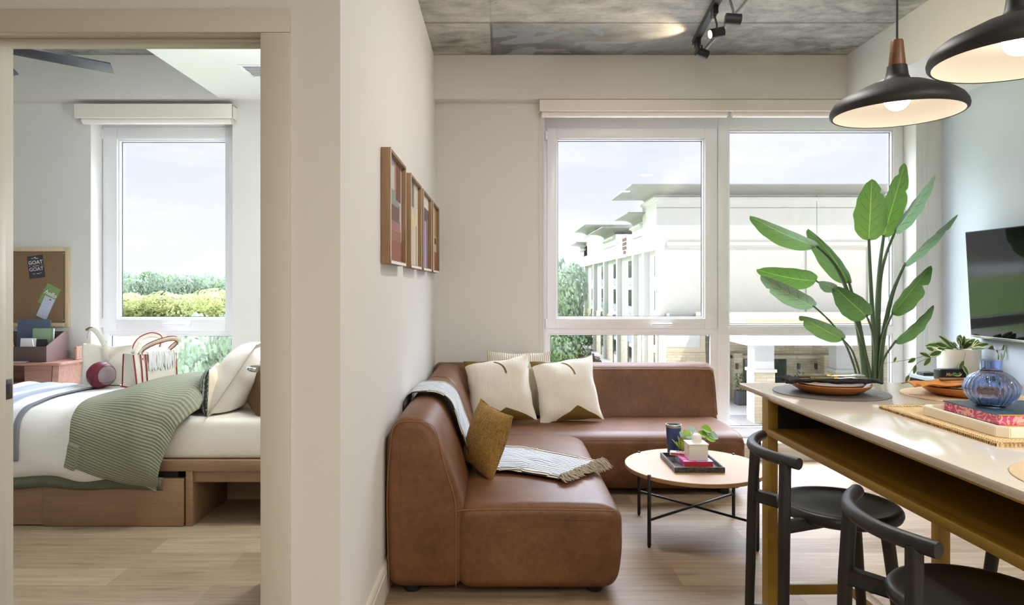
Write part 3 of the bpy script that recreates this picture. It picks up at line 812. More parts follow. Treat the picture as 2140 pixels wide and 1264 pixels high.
# tumbler
tm = thing('tumbler', 'dark blue steel travel tumbler standing behind the tray plants', 'tumbler', (.967, 3.83, TZ))
BLUE = mat('blue_powder_coat', srgb(52, 74, 128), .5)
tc = (.969, 3.835, TZ)
obj('body', lathe(BM(), [(0, 0), (.031, 0), (.033, .004), (.0415, .148), (.0425, .152)], tc, 40), BLUE, tm, flip=False)
obj('rim', lathe(BM(), [(.0425, .152), (.0435, .156), (.0435, .166), (.0425, .168), (.040, .168), (.039, .155), (.036, .06), (.03, .012), (0, .01)], tc, 40), STEEL, tm, flip=False)
obj('lid', lathe(BM(), [(0, .158), (.03, .158), (.033, .163), (.039, .164), (.0385, .158), (0, .153)], tc, 40), BLACKP, tm)

# small leaf helper -----------------------------------------------------------
def leaf(bm, base, tip, up, w, n=8, m=4, fold=.25, droop=.1, shape=1.0, mi=0, wave=0):
    base, tip, up = Vector(base), Vector(tip), Vector(up)
    ax = tip-base; L = ax.length; ax.normalize(); side = ax.cross(up)
    side = side.normalized() if side.length > 1e-6 else ax.orthogonal().normalized(); nrm = side.cross(ax).normalized()
    def f(u, v):
        b = v*2-1; ww = w/2*(math.sin(PI*min(1, u**shape))**.75 if 0 < u < 1 else 0)
        return base+ax*(L*u)+side*(ww*b)+nrm*(abs(b)*ww*fold-droop*L*u*u+wave*math.sin(u*14+b)*abs(b)*ww)
    k0 = len(bm.faces); grid(bm, f, n, m)
    bm.faces.ensure_lookup_table()
    for q in bm.faces[k0:]: q.material_index = mi
# tray plants
GREENL = mat('light_green_leaf', srgb(132, 170, 52), .45)
GREENW = mat('pale_edged_leaf', srgb(150, 180, 165), .45)
pl = thing('potted_succulent', 'small green succulent in a black pot behind the white jar', 'plant', (.99, 3.725, zt))
pc = Vector((.992, 3.722, zt))
obj('pot', lathe(BM(), [(0, 0), (.018, 0), (.022, .035), (.0235, .04), (.021, .04), (.02, .034), (0, .034)], pc, 24), BLACKP, pl)
lf = BM(); random.seed(5)
for k in range(16):
    a = k*2.4; el = random.uniform(.5, 1.3); L = random.uniform(.055, .085); b0 = pc+Vector((.006*math.cos(a), .006*math.sin(a), .036))
    tp = b0+Vector((math.cos(a)*math.cos(el), math.sin(a)*math.cos(el), math.sin(el)))*L
    leaf(lf, b0, tp, (0, 0, 1), .018, fold=.5, droop=-.1)
obj('leaves', thick(lf, .0015), mat('succulent_green', srgb(150, 170, 62), .5), pl, ang=1.5)
pl = thing('potted_trailing_plant', 'leafy bright green potted plant peeking out behind the white jar lid', 'plant', (1.065, 3.70, zt))
pc = Vector((1.068, 3.70, zt))
obj('pot', lathe(BM(), [(0, 0), (.022, 0), (.026, .05), (.028, .055), (.025, .055), (.024, .048), (0, .048)], pc, 24), BLACKP, pl)
lf = BM()
for k, (dx, dz, s) in enumerate([(-.035, .10, 1.1), (0, .115, 1.1), (.03, .12, 1.2), (.062, .085, 1.3), (.05, .07, 1), (-.05, .085, 1), (.015, .09, 1.1), (-.02, .075, 1)]):
    b0 = pc+Vector((dx*.4, 0, .05+dz*.3)); c = pc+Vector((dx, random.uniform(-.02, .03), .05+dz))
    tube(lf, [pc+Vector((0, 0, .048)), b0, c], .0012, 5)
    s *= 1.5; leaf(lf, c-Vector((.014, 0, 0)), c+Vector((.026*(1 if dx > 0 else -1)*s, -.014, -.012*s)), (0, -.7, 1), .030*s, fold=.2, mi=k % 2)
obj('leaves', lf, [GREENL, GREENW], pl, ang=1.5)

# ------------------------------------------------------------------ island
RZ = .0224
isl = thing('kitchen_island', 'long kitchen island with beige quartz top on an ochre metal frame', 'kitchen island', (.934, 2.671, 0), RZ)
L2 = dict(local=True)
obj('countertop', box(BM(), 0, .84, -2.4, 0, .90, .92, .0015), QUARTZ, isl, **L2)
for x0, x1 in ((.002, .039), (.62, .657)):
    for y0 in (-.26, -2.3): obj('leg', box(BM(), x0, x1, y0, y0+.05, 0, .9, .0015), OCHRE, isl, **L2)
obj('shelf', box(box(BM(), .002, .0392, -2.25, -.26, .771, .794, .0015), .039, .655, -2.25, -.212, .7712, .7938), OCHRE, isl, **L2)
obj('top_rail', box(BM(), .004, .655, -2.25, -.26, .8935, .8998, .001), OCHRE, isl, **L2)
obj('end_panel', box(BM(), .039, .62, -.25, -.235, .7935, .9), DARKIN, isl, **L2)  # charcoal puts the shade of the shelf's inner end into the colour
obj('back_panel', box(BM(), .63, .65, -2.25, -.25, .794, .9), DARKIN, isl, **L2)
obj('stretcher', box(BM(), .039, .62, -.255, -.22, .205, .241, .0015), OCHRE, isl, **L2)
obj('stretcher', box(BM(), .293, .33, -2.25, -.255, .205, .241, .0015), OCHRE, isl, **L2)

# ------------------------------------------------------------------ stools
def make_stool(label, x, y, rz):
    t = thing('bar_stool', label, 'stool', (x, y, 0), rz)
    kw = dict(local=True)
    obj('seat', lathe(BM(), [(0, .6415), (.10, .643), (.140, .646), (.1495, .650), (.158, .6515), (.167, .649), (.173, .641), (.174, .633), (.170, .623), (.158, .615), (.14, .612), (0, .612)], (0, 0, 0), 80), BLACKW, t, **kw)
    arc = spline([(-.176, -.178, .806), (-.203, -.135, .806), (-.232, -.075, .806), (-.243, 0, .806), (-.232, .075, .806), (-.203, .14, .806), (-.165, .195, .806)], 8)
    obj('backrest', tube(BM(), arc, .0165, 20), BLACKW, t, **kw)
    for s in (-1, 1):
        obj('leg', tube(BM(), [(-.220, s*.172, 0), (-.208, s*.154, .62), (-.2015, s*.1415, .802)], [.0135, .0165, .0165], 20), BLACKW, t, **kw)
        obj('leg', tube(BM(), [(.15, s*.15, 0), (.09, s*.105, .615)], [.013, .018], 20), BLACKW, t, **kw)
        p = Vector((-.212, s*.155, .622)); q = Vector((.03, -s*.02, .598))
        obj('seat_brace', obox(BM(), (p+q)/2, (q-p)/2, Vector((0, 0, .018)), (q-p).cross(Vector((0, 0, 1))).normalized()*.010, .003), BLACKW, t, **kw)
        obj('stretcher', tube(BM(), [(-.217, s*.168, .25), (.126, s*.132, .25)], .009, 12), BLACKW, t, **kw)
    return t
s1 = make_stool('black stool with curved back at the far end of the island, nearest the coffee table', 1.015, 2.055, math.radians(-4.5))
def place_copy(o, label, x, y, rz):
    c = copy_tree(o); c.location = (x, y, 0); c.rotation_euler.z = rz; c['label'] = label; W[c.name] = Matrix.Translation((x, y, 0)) @ Matrix.Rotation(rz, 4, 'Z'); return c
s2 = place_copy(s1, 'black wooden stool with curved back cut off by the bottom edge of the photo', 1.006, 1.437, math.radians(-4.5))
s3 = place_copy(s1, 'black stool on the other side of the island, only a leg showing under the shelf', 1.53, 1.875, math.radians(180))
for s in (s1, s2, s3): s['group'] = 'black bar stools at the island'

# ------------------------------------------------------------------ on the island
ZT = .92
def disc_mat(label, x, y, r, m):
    o = obj('placemat', lathe(BM(), [(0, 0), (r-.001, 0), (r, .001), (r, .002), (r-.001, .003), (0, .003)], (x, y, ZT), 96), m); tag(o, label, 'placemat'); return o
MATD = cloth('dark_placemat_leather', srgb(92, 88, 84), nscale=200); MATD.node_tree.nodes['Principled BSDF'].inputs['Roughness'].default_value = .5
MATL = cloth('natural_placemat', srgb(232, 206, 168), nscale=200); MATL.node_tree.nodes['Principled BSDF'].inputs['Roughness'].default_value = .6
disc_mat('dark grey round placemat under the plate with the dark napkin', 1.172, 2.43, .192, MATD)
disc_mat('natural tan round placemat under the plate behind the blue vase', 1.60, 2.36, .192, MATL)
disc_mat('pale tan round placemat at the right edge, nearest on the island front', 1.202, 1.295, .192, MATL)
TERRA = mat('terracotta_glaze', srgb(176, 112, 58), .32)
GREYG = mat('brown_grey_glaze', srgb(116, 92, 66), .5)
def plates(x, y, lab):
    z = ZT+.003
    o = obj('dinner_plate', lathe(BM(), [(0, 0), (.088, 0), (.092, .002), (.108, .008), (.128, .022), (.1345, .031), (.1335, .0325), (.126, .026), (.104, .012), (.09, .008), (0, .007)], (x, y, z), 72), TERRA); tag(o, lab[0], 'plate')
    o = obj('salad_plate', lathe(BM(), [(0, 0), (.075, 0), (.1, .008), (.114, .022), (.1125, .0235), (.098, .012), (.075, .006), (0, .006)], (x, y, z+.0115), 72), GREYG); tag(o, lab[1], 'plate')
plates(1.172, 2.43, ('terracotta dinner plate on the dark round placemat', 'brown grey salad plate under the dark napkin'))
plates(1.60, 2.36, ('terracotta dinner plate on the tan placemat behind the vase', 'brown salad plate under the orange napkin'))
def napkin(label, cx_, cy_, z, half, m, seed, wid=.034, yaw=0, gather=1):
    bm = BM()
    def f(u, v):
        a = (u*2-1); x = a*half
        pin = 1-.45*gather*math.exp(-((a+.55)/.2)**2)-.35*math.exp(-((a-.7)/.25)**2)
        yy = (v*2-1)*wid*pin+.012*mnoise.noise(Vector((u*5+seed, 0, 0)))
        zz = .016*abs(mnoise.noise(Vector((u*4+seed, v*3, 1))))+.008*math.sin(v*12+u*3)*pin*.7+.008
        zz += .012*math.exp(-((a+.9)/.18)**2)*gather*(1+math.sin(v*30))*.6-.010*max(0, abs(a)-.92)
        c, s = math.cos(yaw), math.sin(yaw)
        return Vector((cx_+x*c-yy*s, cy_+x*s+yy*c, z+zz))
    grid(bm, f, 60, 26); thick(bm, .003)
    o = obj('napkin', bm, m, ang=1.5); tag(o, label, 'napkin'); return o
napkin('dark charcoal cloth napkin folded across the plate nearest the window', 1.165, 2.405, ZT+.036, .165, cloth('charcoal_linen', srgb(66, 66, 74), srgb(44, 44, 50)), 2)
napkin('orange cloth napkin folded across the plate behind the vase', 1.57, 2.33, ZT+.036, .17, cloth('rust_linen', srgb(204, 142, 78), srgb(180, 118, 58)), 9, .06, gather=.2)
OLIVE = mat('olive_handle', srgb(84, 82, 40), .3); GOLD = mat('gold_collar', srgb(214, 170, 80), .25, .9)
def cutlery(name, label, x0, x1, y, z, kind, hm=OLIVE):
    t = thing(name, label, 'cutlery', ((x0+x1)/2, y, z))
    h = x0+(x1-x0)*.42
    obj('grip', tube(BM(), [(x0, y, z), (x0+.004, y, z), (h, y, z+.001)], [.004, .0062, .0048], 12), hm, t)
    obj('collar', tube(BM(), [(h, y, z+.001), (h+.014, y, z+.001)], .0052, 12), GOLD, t)
    b_ = BM()
    if kind == 'knife': obox(b_, ((h+.014+x1)/2, y, z+.001), ((x1-h-.014)/2, 0, 0), (0, .007, 0), (0, 0, .0012), .001)
    elif kind == 'fork':
        tube(b_, [(h+.014, y, z+.001), (x1-.05, y, z+.003)], .0025, 8)
        obox(b_, (x1-.042, y, z+.002), (.01, 0, 0), (0, .010, 0), (0, 0, .001), .0008)
        for k in range(4): tube(b_, [(x1-.034, y-.009+.006*k, z+.002), (x1, y-.009+.006*k, z+.003)], .0013, 6)
    else:
        tube(b_, [(h+.014, y, z+.001), (x1-.045, y, z+.002)], .0025, 8)
        s0 = BM(); bmesh.ops.create_uvsphere(b_, u_segments=16, v_segments=10, radius=1, matrix=Matrix.Translation((x1-.025, y, z+.002)) @ Matrix.Diagonal((.026, .015, .004, 1)))
    obj('blade' if kind == 'knife' else 'head', b_, STEEL, t)
cutlery('knife', 'steel knife with olive handle and gold collar on the dark napkin', 1.045, 1.28, 2.40, ZT+.062, 'knife')
cutlery('fork', 'steel fork with olive handle lying in front on the dark napkin', 1.075, 1.27, 2.375, ZT+.057, 'fork')
cutlery('spoon', 'steel spoon lying on the dark napkin beside the fork', 1.10, 1.29, 2.425, ZT+.06, 'spoon')
cutlery('knife', 'dark handled knife on the orange napkin behind the vase', 1.50, 1.70, 2.335, ZT+.06, 'knife', WALNUT)

# woven jute runner
def f_jute(n, b):
    v = n.coord(); x, y, z = n.sep(v)
    r = n.m('MULTIPLY', n.m('SINE', n.m('MULTIPLY', n.m('ADD', x, n.m('MULTIPLY', n.m('PINGPONG', y, .008), .8)), 620)), n.m('SINE', n.m('MULTIPLY', y, 560)))
    k = n.noise(v, 90, 3)
    n.put(b.inputs['Base Color'], n.mix(n.m('ADD', n.m('MULTIPLY', r, .5), n.m('MULTIPLY', k, .6)), srgb(214, 178, 120), srgb(255, 238, 200)))
    n.put(b.inputs['Normal'], n.bump(r, .45, .004))
JUTE = mat('woven_jute', rough=.9, fn=f_jute)
ju = thing('woven_placemat', 'rectangular braided straw mat under the cream tray', 'placemat', (1.36, 1.866, ZT), RZ*.5)
JX0, JX1, JY0, JY1 = 1.178, 1.56, 1.614, 2.118
obj('woven_field', box(BM(), JX0+.004, JX1-.004, JY0+.004, JY1-.004, ZT, ZT+.006, .002), JUTE, ju)
ed = BM()
def rope(p, q):
    p, q = Vector(p), Vector(q); n = int((q-p).length/.0075); dn = (q-p)/n
    sd = dn.normalized().cross(Vector((0, 0, 1)))
    for k in range(n):
        c = p+dn*(k+.5)
        obox(ed, c, dn*.62+sd*.0025, sd*.0042, (0, 0, .0036), .0017, 1)
c4 = [(JX0, JY0, ZT+.004), (JX1, JY0, ZT+.004), (JX1, JY1, ZT+.004), (JX0, JY1, ZT+.004)]
for i in range(4): rope(c4[i], c4[(i+1) % 4])
obj('braided_edge', ed, JUTE, ju)
# cream tray
ZJ = ZT+.0062
o = obj('serving_tray', tray_bm(1.222, 1.56, 1.668, 2.0, ZJ, ZJ+.027, .014, .010, ch=.022, bev=.002), mat('cream_resin', srgb(246, 238, 222), .35), ang=.5); tag(o, 'cream tray with clipped corners under the blue book on the island', 'tray')
# big book
ZB = ZJ+.0102
def f_damask(n, b):
    v = n.coord(); a = n.voro(v, 30); k = n.noise(v, 30, 2, .5, 1.5)
    r = n.m('ABSOLUTE', n.m('SUBTRACT', k, .5)); line = n.m('SUBTRACT', 1, n.step(r, .045, .02))
    ring = n.m('SUBTRACT', 1, n.step(n.m('ABSOLUTE', n.m('SUBTRACT', a, .28)), .05, .02))
    n.put(b.inputs['Base Color'], n.mix(n.m('MULTIPLY', n.m('MAXIMUM', line, ring), .8), srgb(206, 76, 128), srgb(244, 202, 178)))
DAM = mat('pink_patterned_page_edges', rough=.5, fn=f_damask)
def f_tealc(n, b):
    v = n.coord(); k = n.noise(v, 14, 4, .7, 2)
    n.put(b.inputs['Base Color'], n.mix(n.m('MULTIPLY', n.step(k, .6, .02), .5), srgb(62, 88, 100), srgb(160, 176, 178)))
TEALC = mat('teal_book_cover', rough=.35, fn=f_tealc)
GOLDE = mat('orange_gilt_edge', srgb(222, 150, 40), .4)
bk = thing('book', 'thick dark teal hardback with pink patterned page edges on the cream tray', 'book', (1.41, 1.88, ZB))
bx0, bx1, by0, by1 = 1.286, 1.535, 1.765, 1.988
c_ = BM(); box(c_, bx0, bx1, by0, by1, ZB, ZB+.003, .0006); box(c_, bx0, bx1, by0, by1, ZB+.0275, ZB+.0305, .0006)
obj('cover', c_, TEALC, bk, smooth=False)
e_ = BM(); box(e_, bx0+.001, bx1, by0-.0012, by0+.0002, ZB+.0002, ZB+.0028); box(e_, bx0+.001, bx1, by0-.0012, by0+.0002, ZB+.0277, ZB+.0303)
obj('cover_edge', e_, GOLDE, bk, smooth=False)
obj('page_block', box(BM(), bx0+.003, bx1-.004, by0+.002, by1-.003, ZB+.0032, ZB+.0273), DAM, bk, smooth=False)
# vase
ZV = ZB+.0306
def f_blueglass(n, b):
    b.inputs['Base Color'].default_value = (.58, .69, .97, 1); b.inputs['Roughness'].default_value = .02
    b.inputs['Transmission Weight'].default_value = 1; b.inputs['IOR'].default_value = 1.45
BG = mat('blue_ribbed_glass', fn=f_blueglass)
vp = [(0, .0), (.03, 0), (.036, .003), (.05, .016), (.0615, .032), (.0665, .05), (.063, .066), (.052, .082), (.038, .092), (.0285, .097), (.0265, .102), (.0265, .126), (.0272, .128), (.0256, .128), (.0245, .125), (.0245, .102), (.0262, .095), (.036, .088), (.05, .078), (.060, .064), (.0635, .05), (.0585, .033), (.047, .018), (.033, .008), (0, .008)]
def wob(a, r, z): 
    k = min(1, max(0, (z-.004)/.02))*min(1, max(0, (.098-z)/.012)); return 1+.022*k*math.cos(a*30)
vs_ = BM()
dense = spline([(p[0], 0, p[1]) for p in vp], 3)
lathe(vs_, [(max(0, p.x) if 0 < i < len(dense)-1 else 0, p.z) for i, p in enumerate(dense)], (1.353, 1.885, ZV), 240, wob)
o = obj('glass_vase', vs_, BG); tag(o, 'ribbed pale blue glass vase on the teal book', 'vase')

# ------------------------------------------------------------------ TV console
GREYL = mat('grey_laminate', srgb(140, 146, 150), .45)
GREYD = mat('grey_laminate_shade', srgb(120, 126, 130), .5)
cn = thing('media_console', 'low grey media console along the accent wall under the television', 'cabinet', (3.08, 3.9, 0))
KX, KY0, KY1, KZ = 2.876, 2.4, 4.83, .68
obj('top_panel', box(BM(), KX, XR-.016, KY0, KY1, KZ-.022, KZ, .001), GREYL, cn)
for y in (KY0, 3.2, 4.0, KY1-.018): obj('side_panel', box(BM(), KX+.002, XR-.016, y, y+.018, .06, KZ-.022), GREYD, cn)
obj('back_panel', box(BM(), XR-.03, XR-.018, KY0+.018, KY1-.018, .06, KZ-.022), GREYD, cn)
obj('shelf', box(BM(), KX+.02, XR-.03, KY0+.018, KY1-.018, .50, .518), GREYD, cn)
obj('bottom_panel', box(BM(), KX+.002, XR-.03, KY0+.018, KY1-.018, .06, .08), GREYD, cn)
for y0, y1 in ((KY0+.02, 3.198), (3.22, 3.998), (4.02, KY1-.02)):
    obj('door', box(BM(), KX, KX+.018, y0, y1, .083, .498, .001), GREYL, cn)
obj('plinth', box(BM(), KX+.05, XR-.03, KY0+.03, KY1-.03, 0, .06), BLACKP, cn)
# TV
tv = thing('television', 'flat black television tilted on the grey accent wall', 'television', (3.25, 4.08, .95))
dz = Vector((-.039, 0, .705)).normalized(); nx = Vector((-dz.z, 0, dz.x))
c = Vector((3.214, 4.08, 1.311))
scr = mat('tv_screen', (.004, .004, .005, 1), .06, Specular_IOR_Level=.3)
obj('housing', obox(BM(), c-nx*.018, dz*.355, Vector((0, .617, 0)), nx*.016, .003), BLACKP, tv)
obj('screen', obox(BM(), c, dz*.350, Vector((0, .612, 0)), nx*.0025), scr, tv, smooth=False)
obj('bottom_trim', obox(BM(), c-dz*.356, dz*.006, Vector((0, .617, 0)), nx*.006, .001), STEEL, tv)
obj('wall_bracket', box(BM(), 3.225, XR, 3.95, 4.21, 1.15, 1.45, .003), BLACKM, tv)
# hoya pot
hp = thing('potted_hoya', 'variegated trailing plant in a white cylinder pot on the grey console', 'plant', (3.145, 4.80-.12, KZ))
hc = Vector((3.128, 4.665, KZ))
obj('pot', lathe(BM(), [(0, 0), (.115, 0), (.118, .003), (.118, .018), (.122, .022), (.1265, .03), (.128, .188), (.127, .191), (.121, .191), (.119, .18), (0, .175)], hc, 64), mat('cream_ceramic_pot', srgb(232, 222, 206), .5), hp)
obj('soil', lathe(BM(), [(0, .17), (.12, .17), (.12, .178), (0, .182)], hc, 32), mat('soil', srgb(70, 52, 38), .95), hp)
def f_hoya(n, b):
    uv = n.coord('UV'); u, v, _ = n.sep(uv)
    e = n.m('ABSOLUTE', n.m('SUBTRACT', v, .5)); w = n.m('ADD', e, n.m('MULTIPLY', n.noise(uv, 5, 3), .16))
    n.put(b.inputs['Base Color'], n.mix(n.step(w, .40, .03), srgb(72, 112, 62), srgb(226, 222, 160)))
HOYA = mat('variegated_leaf', rough=.4, fn=f_hoya); VINE = mat('vine_stem', srgb(112, 100, 72), .6)
lf = BM(); vn = BM(); random.seed(11)
top = hc+Vector((0, 0, .185))
def vine(pts, leaves):
    S = spline([top+Vector(p) for p in pts], 6); tube(vn, S, .0016, 5)
    for t, a, L in leaves:
        i = min(int(t*(len(S)-1)), len(S)-1); p = S[i]
        dv = Vector((math.cos(a), random.uniform(-.5, .1), math.sin(a))).normalized()
        L *= 1.3; leaf(lf, p, p+dv*L, (0, -1, .5), L*.5, fold=.2, droop=.08)
vine([(0, 0, 0), (-.10, -.05, .03), (-.2, -.08, -.03), (-.34, -.1, -.08), (-.40, -.1, -.16)], [(.3, 2.9, .075), (.45, 3.4, .07), (.6, 2.7, .06), (.6, 3.9, .06), (.8, 4.4, .05), (1, 4.2, .045)])
vine([(0, 0, 0), (-.12, -.02, .02), (-.26, -.04, -.04), (-.43, -.02, -.08), (-.55, 0, -.10)], [(.4, 2.8, .06), (.6, 3.6, .05), (.8, 1.2, .03)])
vine([(-.02, -.08, 0), (-.06, -.15, -.02), (-.09, -.17, -.10), (-.10, -.175, -.2)], [(.5, 4.3, .06), (.65, 5.0, .055), (.8, 3.3, .06), (1, 4.2, .05)])
vine([(0, 0, 0), (.08, -.08, .02), (.135, -.16, .01), (.15, -.22, .02)], [(.5, .2, .07), (.7, 5.6, .09), (.85, .6, .055), (1, 5.3, .06), (.95, .9, .05)])
for k in range(30):
    a = k*2.4; r = random.uniform(.01, .1); b0 = top+Vector((r*math.cos(a), r*math.sin(a), random.uniform(0, .03)))
    el = random.uniform(.1, .8); L = random.uniform(.085, .13)
    dx = math.cos(a); leaf(lf, b0, b0+Vector((dx*math.cos(el), math.sin(a)*math.cos(el)*.6-.1, math.sin(el)))*L, (0, -.8, .7), L*.42, fold=.2, droop=.15)
for f_ in (lf, vn):
    for v in f_.verts:
        if v.co.x > XR-.012: v.co.x = XR-.012
obj('leaves', lf, HOYA, hp, ang=1.5); obj('vines', vn, VINE, hp)
# speaker
sk = thing('bluetooth_speaker', 'small black box speaker with gold script lettering on the console', 'speaker', (2.97, 4.50, KZ))
Ms = Matrix.Translation((2.968, 4.515, KZ)) @ Matrix.Rotation(.10, 4, 'Z')
obj('body', place(box(BM(), -.092, .092, -.034, .034, .002, .072, .008, 3), Ms), BLACKP, sk)
obj('base', place(box(BM(), -.08, .08, -.028, .028, 0, .004), Ms), BLACKM, sk)
obj('grille', place(box(BM(), -.086, .086, -.0355, -.033, .008, .066, .004), Ms), mat('speaker_grille', srgb(34, 33, 34), .9), sk)
tx = text_bm('Marshall', .03, .0006, .35, .0006)
place(tx, Ms @ Matrix.Translation((-.008, -.0362, .038)) @ Matrix.Rotation(PI/2, 4, 'X'))
obj('lettering', tx, mat('brass_letter', srgb(214, 182, 108), .35, .6), sk, smooth=False)
o = obj('small_box', box(BM(), 2.878+.03, 3.0, 4.70, 4.78, KZ, KZ+.022, .002), mat('dark_green_box', srgb(46, 56, 44), .5)); tag(o, 'flat dark box on the console left of the speaker', 'box')
o = obj('remote_control', box(BM(), 3.10, 3.2, 4.33, 4.44, KZ, KZ+.016, .004), BLACKP); tag(o, 'black remote lying on the console right of the speaker', 'remote')

# ------------------------------------------------------------------ bird of paradise plant
PC = Vector((2.56, 4.70, 0))
bp = thing('bird_of_paradise_plant', 'tall bird of paradise plant with broad green leaves in front of the window', 'plant', (PC.x, PC.y, 0))
obj('pot', lathe(BM(), [(0, 0), (.105, 0), (.11, .004), (.135, .24), (.138, .245), (.128, .245), (.124, .225), (0, .22)], PC, 48), mat('grey_planter', srgb(90, 90, 88), .6), bp)
obj('soil', lathe(BM(), [(0, .21), (.125, .21), (.125, .228), (0, .232)], PC, 32), bpy.data.materials['soil'], bp)
def f_leafm(c1, c2, vein):
    def f(n, b):
        uv = n.coord('UV'); u, v, _ = n.sep(uv)
        e = n.m('ABSOLUTE', n.m('SUBTRACT', v, .5))
        rib = n.m('SINE', n.m('MULTIPLY', n.m('SUBTRACT', u, n.m('MULTIPLY', e, .45)), 190))
        k = n.noise(n.map(uv, (8, 2, 1)), 2, 3)
        c = n.mix(k, c1, c2); c = n.mix(n.m('MULTIPLY', n.step(rib, .2, .6), .12), c, vein)
        mid = n.m('SUBTRACT', 1, n.step(e, .016, .006))
        sv = n.m('SUBTRACT', 1, n.step(n.m('ABSOLUTE', n.m('SUBTRACT', n.m('PINGPONG', n.m('ADD', n.m('SUBTRACT', u, n.m('MULTIPLY', e, .5)), .06), .085), .0)), .006, .003))
        sv = n.m('MULTIPLY', sv, n.m('SUBTRACT', 1, n.step(e, .30, .03)))
        c = n.mix(n.m('MULTIPLY', sv, .9), c, srgb(28, 56, 26))
        c = n.mix(mid, c, vein)
        n.put(b.inputs['Base Color'], c)
        n.put(b.inputs['Normal'], n.bump(rib, .18, .003))
        # translucent blade
        out = n.nt.nodes['Material Output']; tl = n.node('ShaderNodeBsdfTranslucent'); n.put(tl.inputs[0], n.mix(.5, c, srgb(140, 172, 70)))
        mx = n.node('ShaderNodeMixShader'); mx.inputs[0].default_value = .2
        n.nt.links.new(b.outputs[0], mx.inputs[1]); n.nt.links.new(tl.outputs[0], mx.inputs[2]); n.nt.links.new(mx.outputs[0], out.inputs[0])
    return f
LEAFA = mat('broad_leaf_bright', rough=.35, fn=f_leafm(srgb(62, 112, 50), srgb(84, 134, 62), srgb(160, 196, 84)))
LEAFB = mat('broad_leaf_underside', rough=.4, fn=f_leafm(srgb(112, 148, 128), srgb(140, 172, 150), srgb(176, 200, 150)))
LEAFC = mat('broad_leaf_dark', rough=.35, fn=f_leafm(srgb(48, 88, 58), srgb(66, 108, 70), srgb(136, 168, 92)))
STEMM = mat('plant_stem', fn=lambda n, b: n.put(b.inputs['Base Color'], n.mix(n.noise(n.map(n.coord(), (20, 20, 1)), 2, 3), srgb(58, 76, 54), srgb(104, 122, 88))), rough=.45)
def bigleaf(base, tip, yb, yt, wpx, edge=0, m=LEAFA, notches=(), bend=0, yaw=0, curl=.18, twist=0):
    """base and tip as seen in the photo with their depths; edge = how far the blade is turned about its length"""
    B = at(base[0], base[1], yb); T = at(tip[0], tip[1], yt); ax = T-B; L = ax.length; axn = ax.normalized()
    view = Vector((0, -1, 0)); side = axn.cross(view).normalized(); nrm = side.cross(axn).normalized()
    ca, sa = math.cos(edge), math.sin(edge); s2 = side*ca+nrm*sa; n2 = nrm*ca-side*sa
    hw = 1.05*wpx/F*(yb+yt)/2/2/max(.15, abs(ca))
    def f(u, v):
        b = v*2-1
        prof = (math.sin(PI*u**.80)**.55 if 0 < u < 1 else 0)*(1-.18*u)
        for (nu, sgn, dp, wd) in notches:
            if b*sgn > 0 and prof > 0:
                dd = abs(u-nu-(abs(b)*.04))
                if dd < wd: prof *= 1-dp*(1-dd/wd)
        w = hw*prof*(1+.03*math.sin(u*23+b*2))
        tw = twist*u; s3 = s2*math.cos(tw)+n2*math.sin(tw); n3 = n2*math.cos(tw)-s2*math.sin(tw)
        return B+ax*u+n2*(bend*L*math.sin(PI*u))+s3*(b*w)+n3*(curl*abs(b)**1.4*w+.03*math.sin(u*26)*abs(b)*w*.6)
    bm = BM(); grid(bm, f, 44, 12)
    lo = obj('leaf', bm, m, bp, ang=1.5)
    return B
Ls = [
 dict(base=(1815.6, 503), tip=(1822, 374), yb=4.62, yt=4.60, wpx=70, m=LEAFA, notches=((.74, 1, .35, .05), (.93, -1, .5, .03)), edge=.1, curl=.1),
 dict(base=(1846, 496), tip=(1891, 341), yb=4.70, yt=4.68, wpx=60, edge=-.35, m=LEAFA, notches=((.80, -1, .45, .06), (.62, 1, .2, .04)), curl=.15),
 dict(base=(1868.6, 485), tip=(1955, 366), yb=4.72, yt=4.72, wpx=46, edge=-.75, m=LEAFB, notches=((.9, 1, .3, .03),), bend=.02),
 dict(base=(1888, 556), tip=(2002, 448), yb=4.66, yt=4.52, wpx=36, edge=-.85, m=LEAFB, notches=((.7, 1, .3, .04), (.55, -1, .3, .03))),
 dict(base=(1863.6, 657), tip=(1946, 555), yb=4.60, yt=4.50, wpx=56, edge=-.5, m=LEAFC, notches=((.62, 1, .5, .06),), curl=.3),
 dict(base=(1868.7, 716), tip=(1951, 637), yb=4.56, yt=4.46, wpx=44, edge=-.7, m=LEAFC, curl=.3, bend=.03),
 dict(base=(1707, 515), tip=(1567, 451), yb=4.6, yt=4.48, wpx=26, edge=1.15, m=LEAFA, bend=.03, curl=.3),
 dict(base=(1775, 592), tip=(1688.5, 478), yb=4.62, yt=4.55, wpx=17, edge=1.3, m=LEAFC, curl=.4, bend=-.04),
 dict(base=(1706, 587), tip=(1580.5, 563), yb=4.58, yt=4.46, wpx=44, edge=.55, m=LEAFA, notches=((.93, 1, .6, .04), (.8, -1, .2, .02)), bend=.06, curl=.1),
 dict(base=(1702, 641), tip=(1589, 577), yb=4.52, yt=4.42, wpx=34, edge=.8, m=LEAFB, notches=((.72, -1, .4, .03),), bend=.04),
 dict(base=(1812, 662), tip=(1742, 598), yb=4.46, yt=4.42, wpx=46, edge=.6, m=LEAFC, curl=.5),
 dict(base=(1747, 604), tip=(1712, 588), yb=4.42, yt=4.42, wpx=20, edge=.9, m=LEAFB, curl=.3),
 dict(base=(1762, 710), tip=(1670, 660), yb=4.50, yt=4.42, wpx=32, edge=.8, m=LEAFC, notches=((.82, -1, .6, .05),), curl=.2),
]
roots = [bigleaf(**d_) for d_ in Ls]
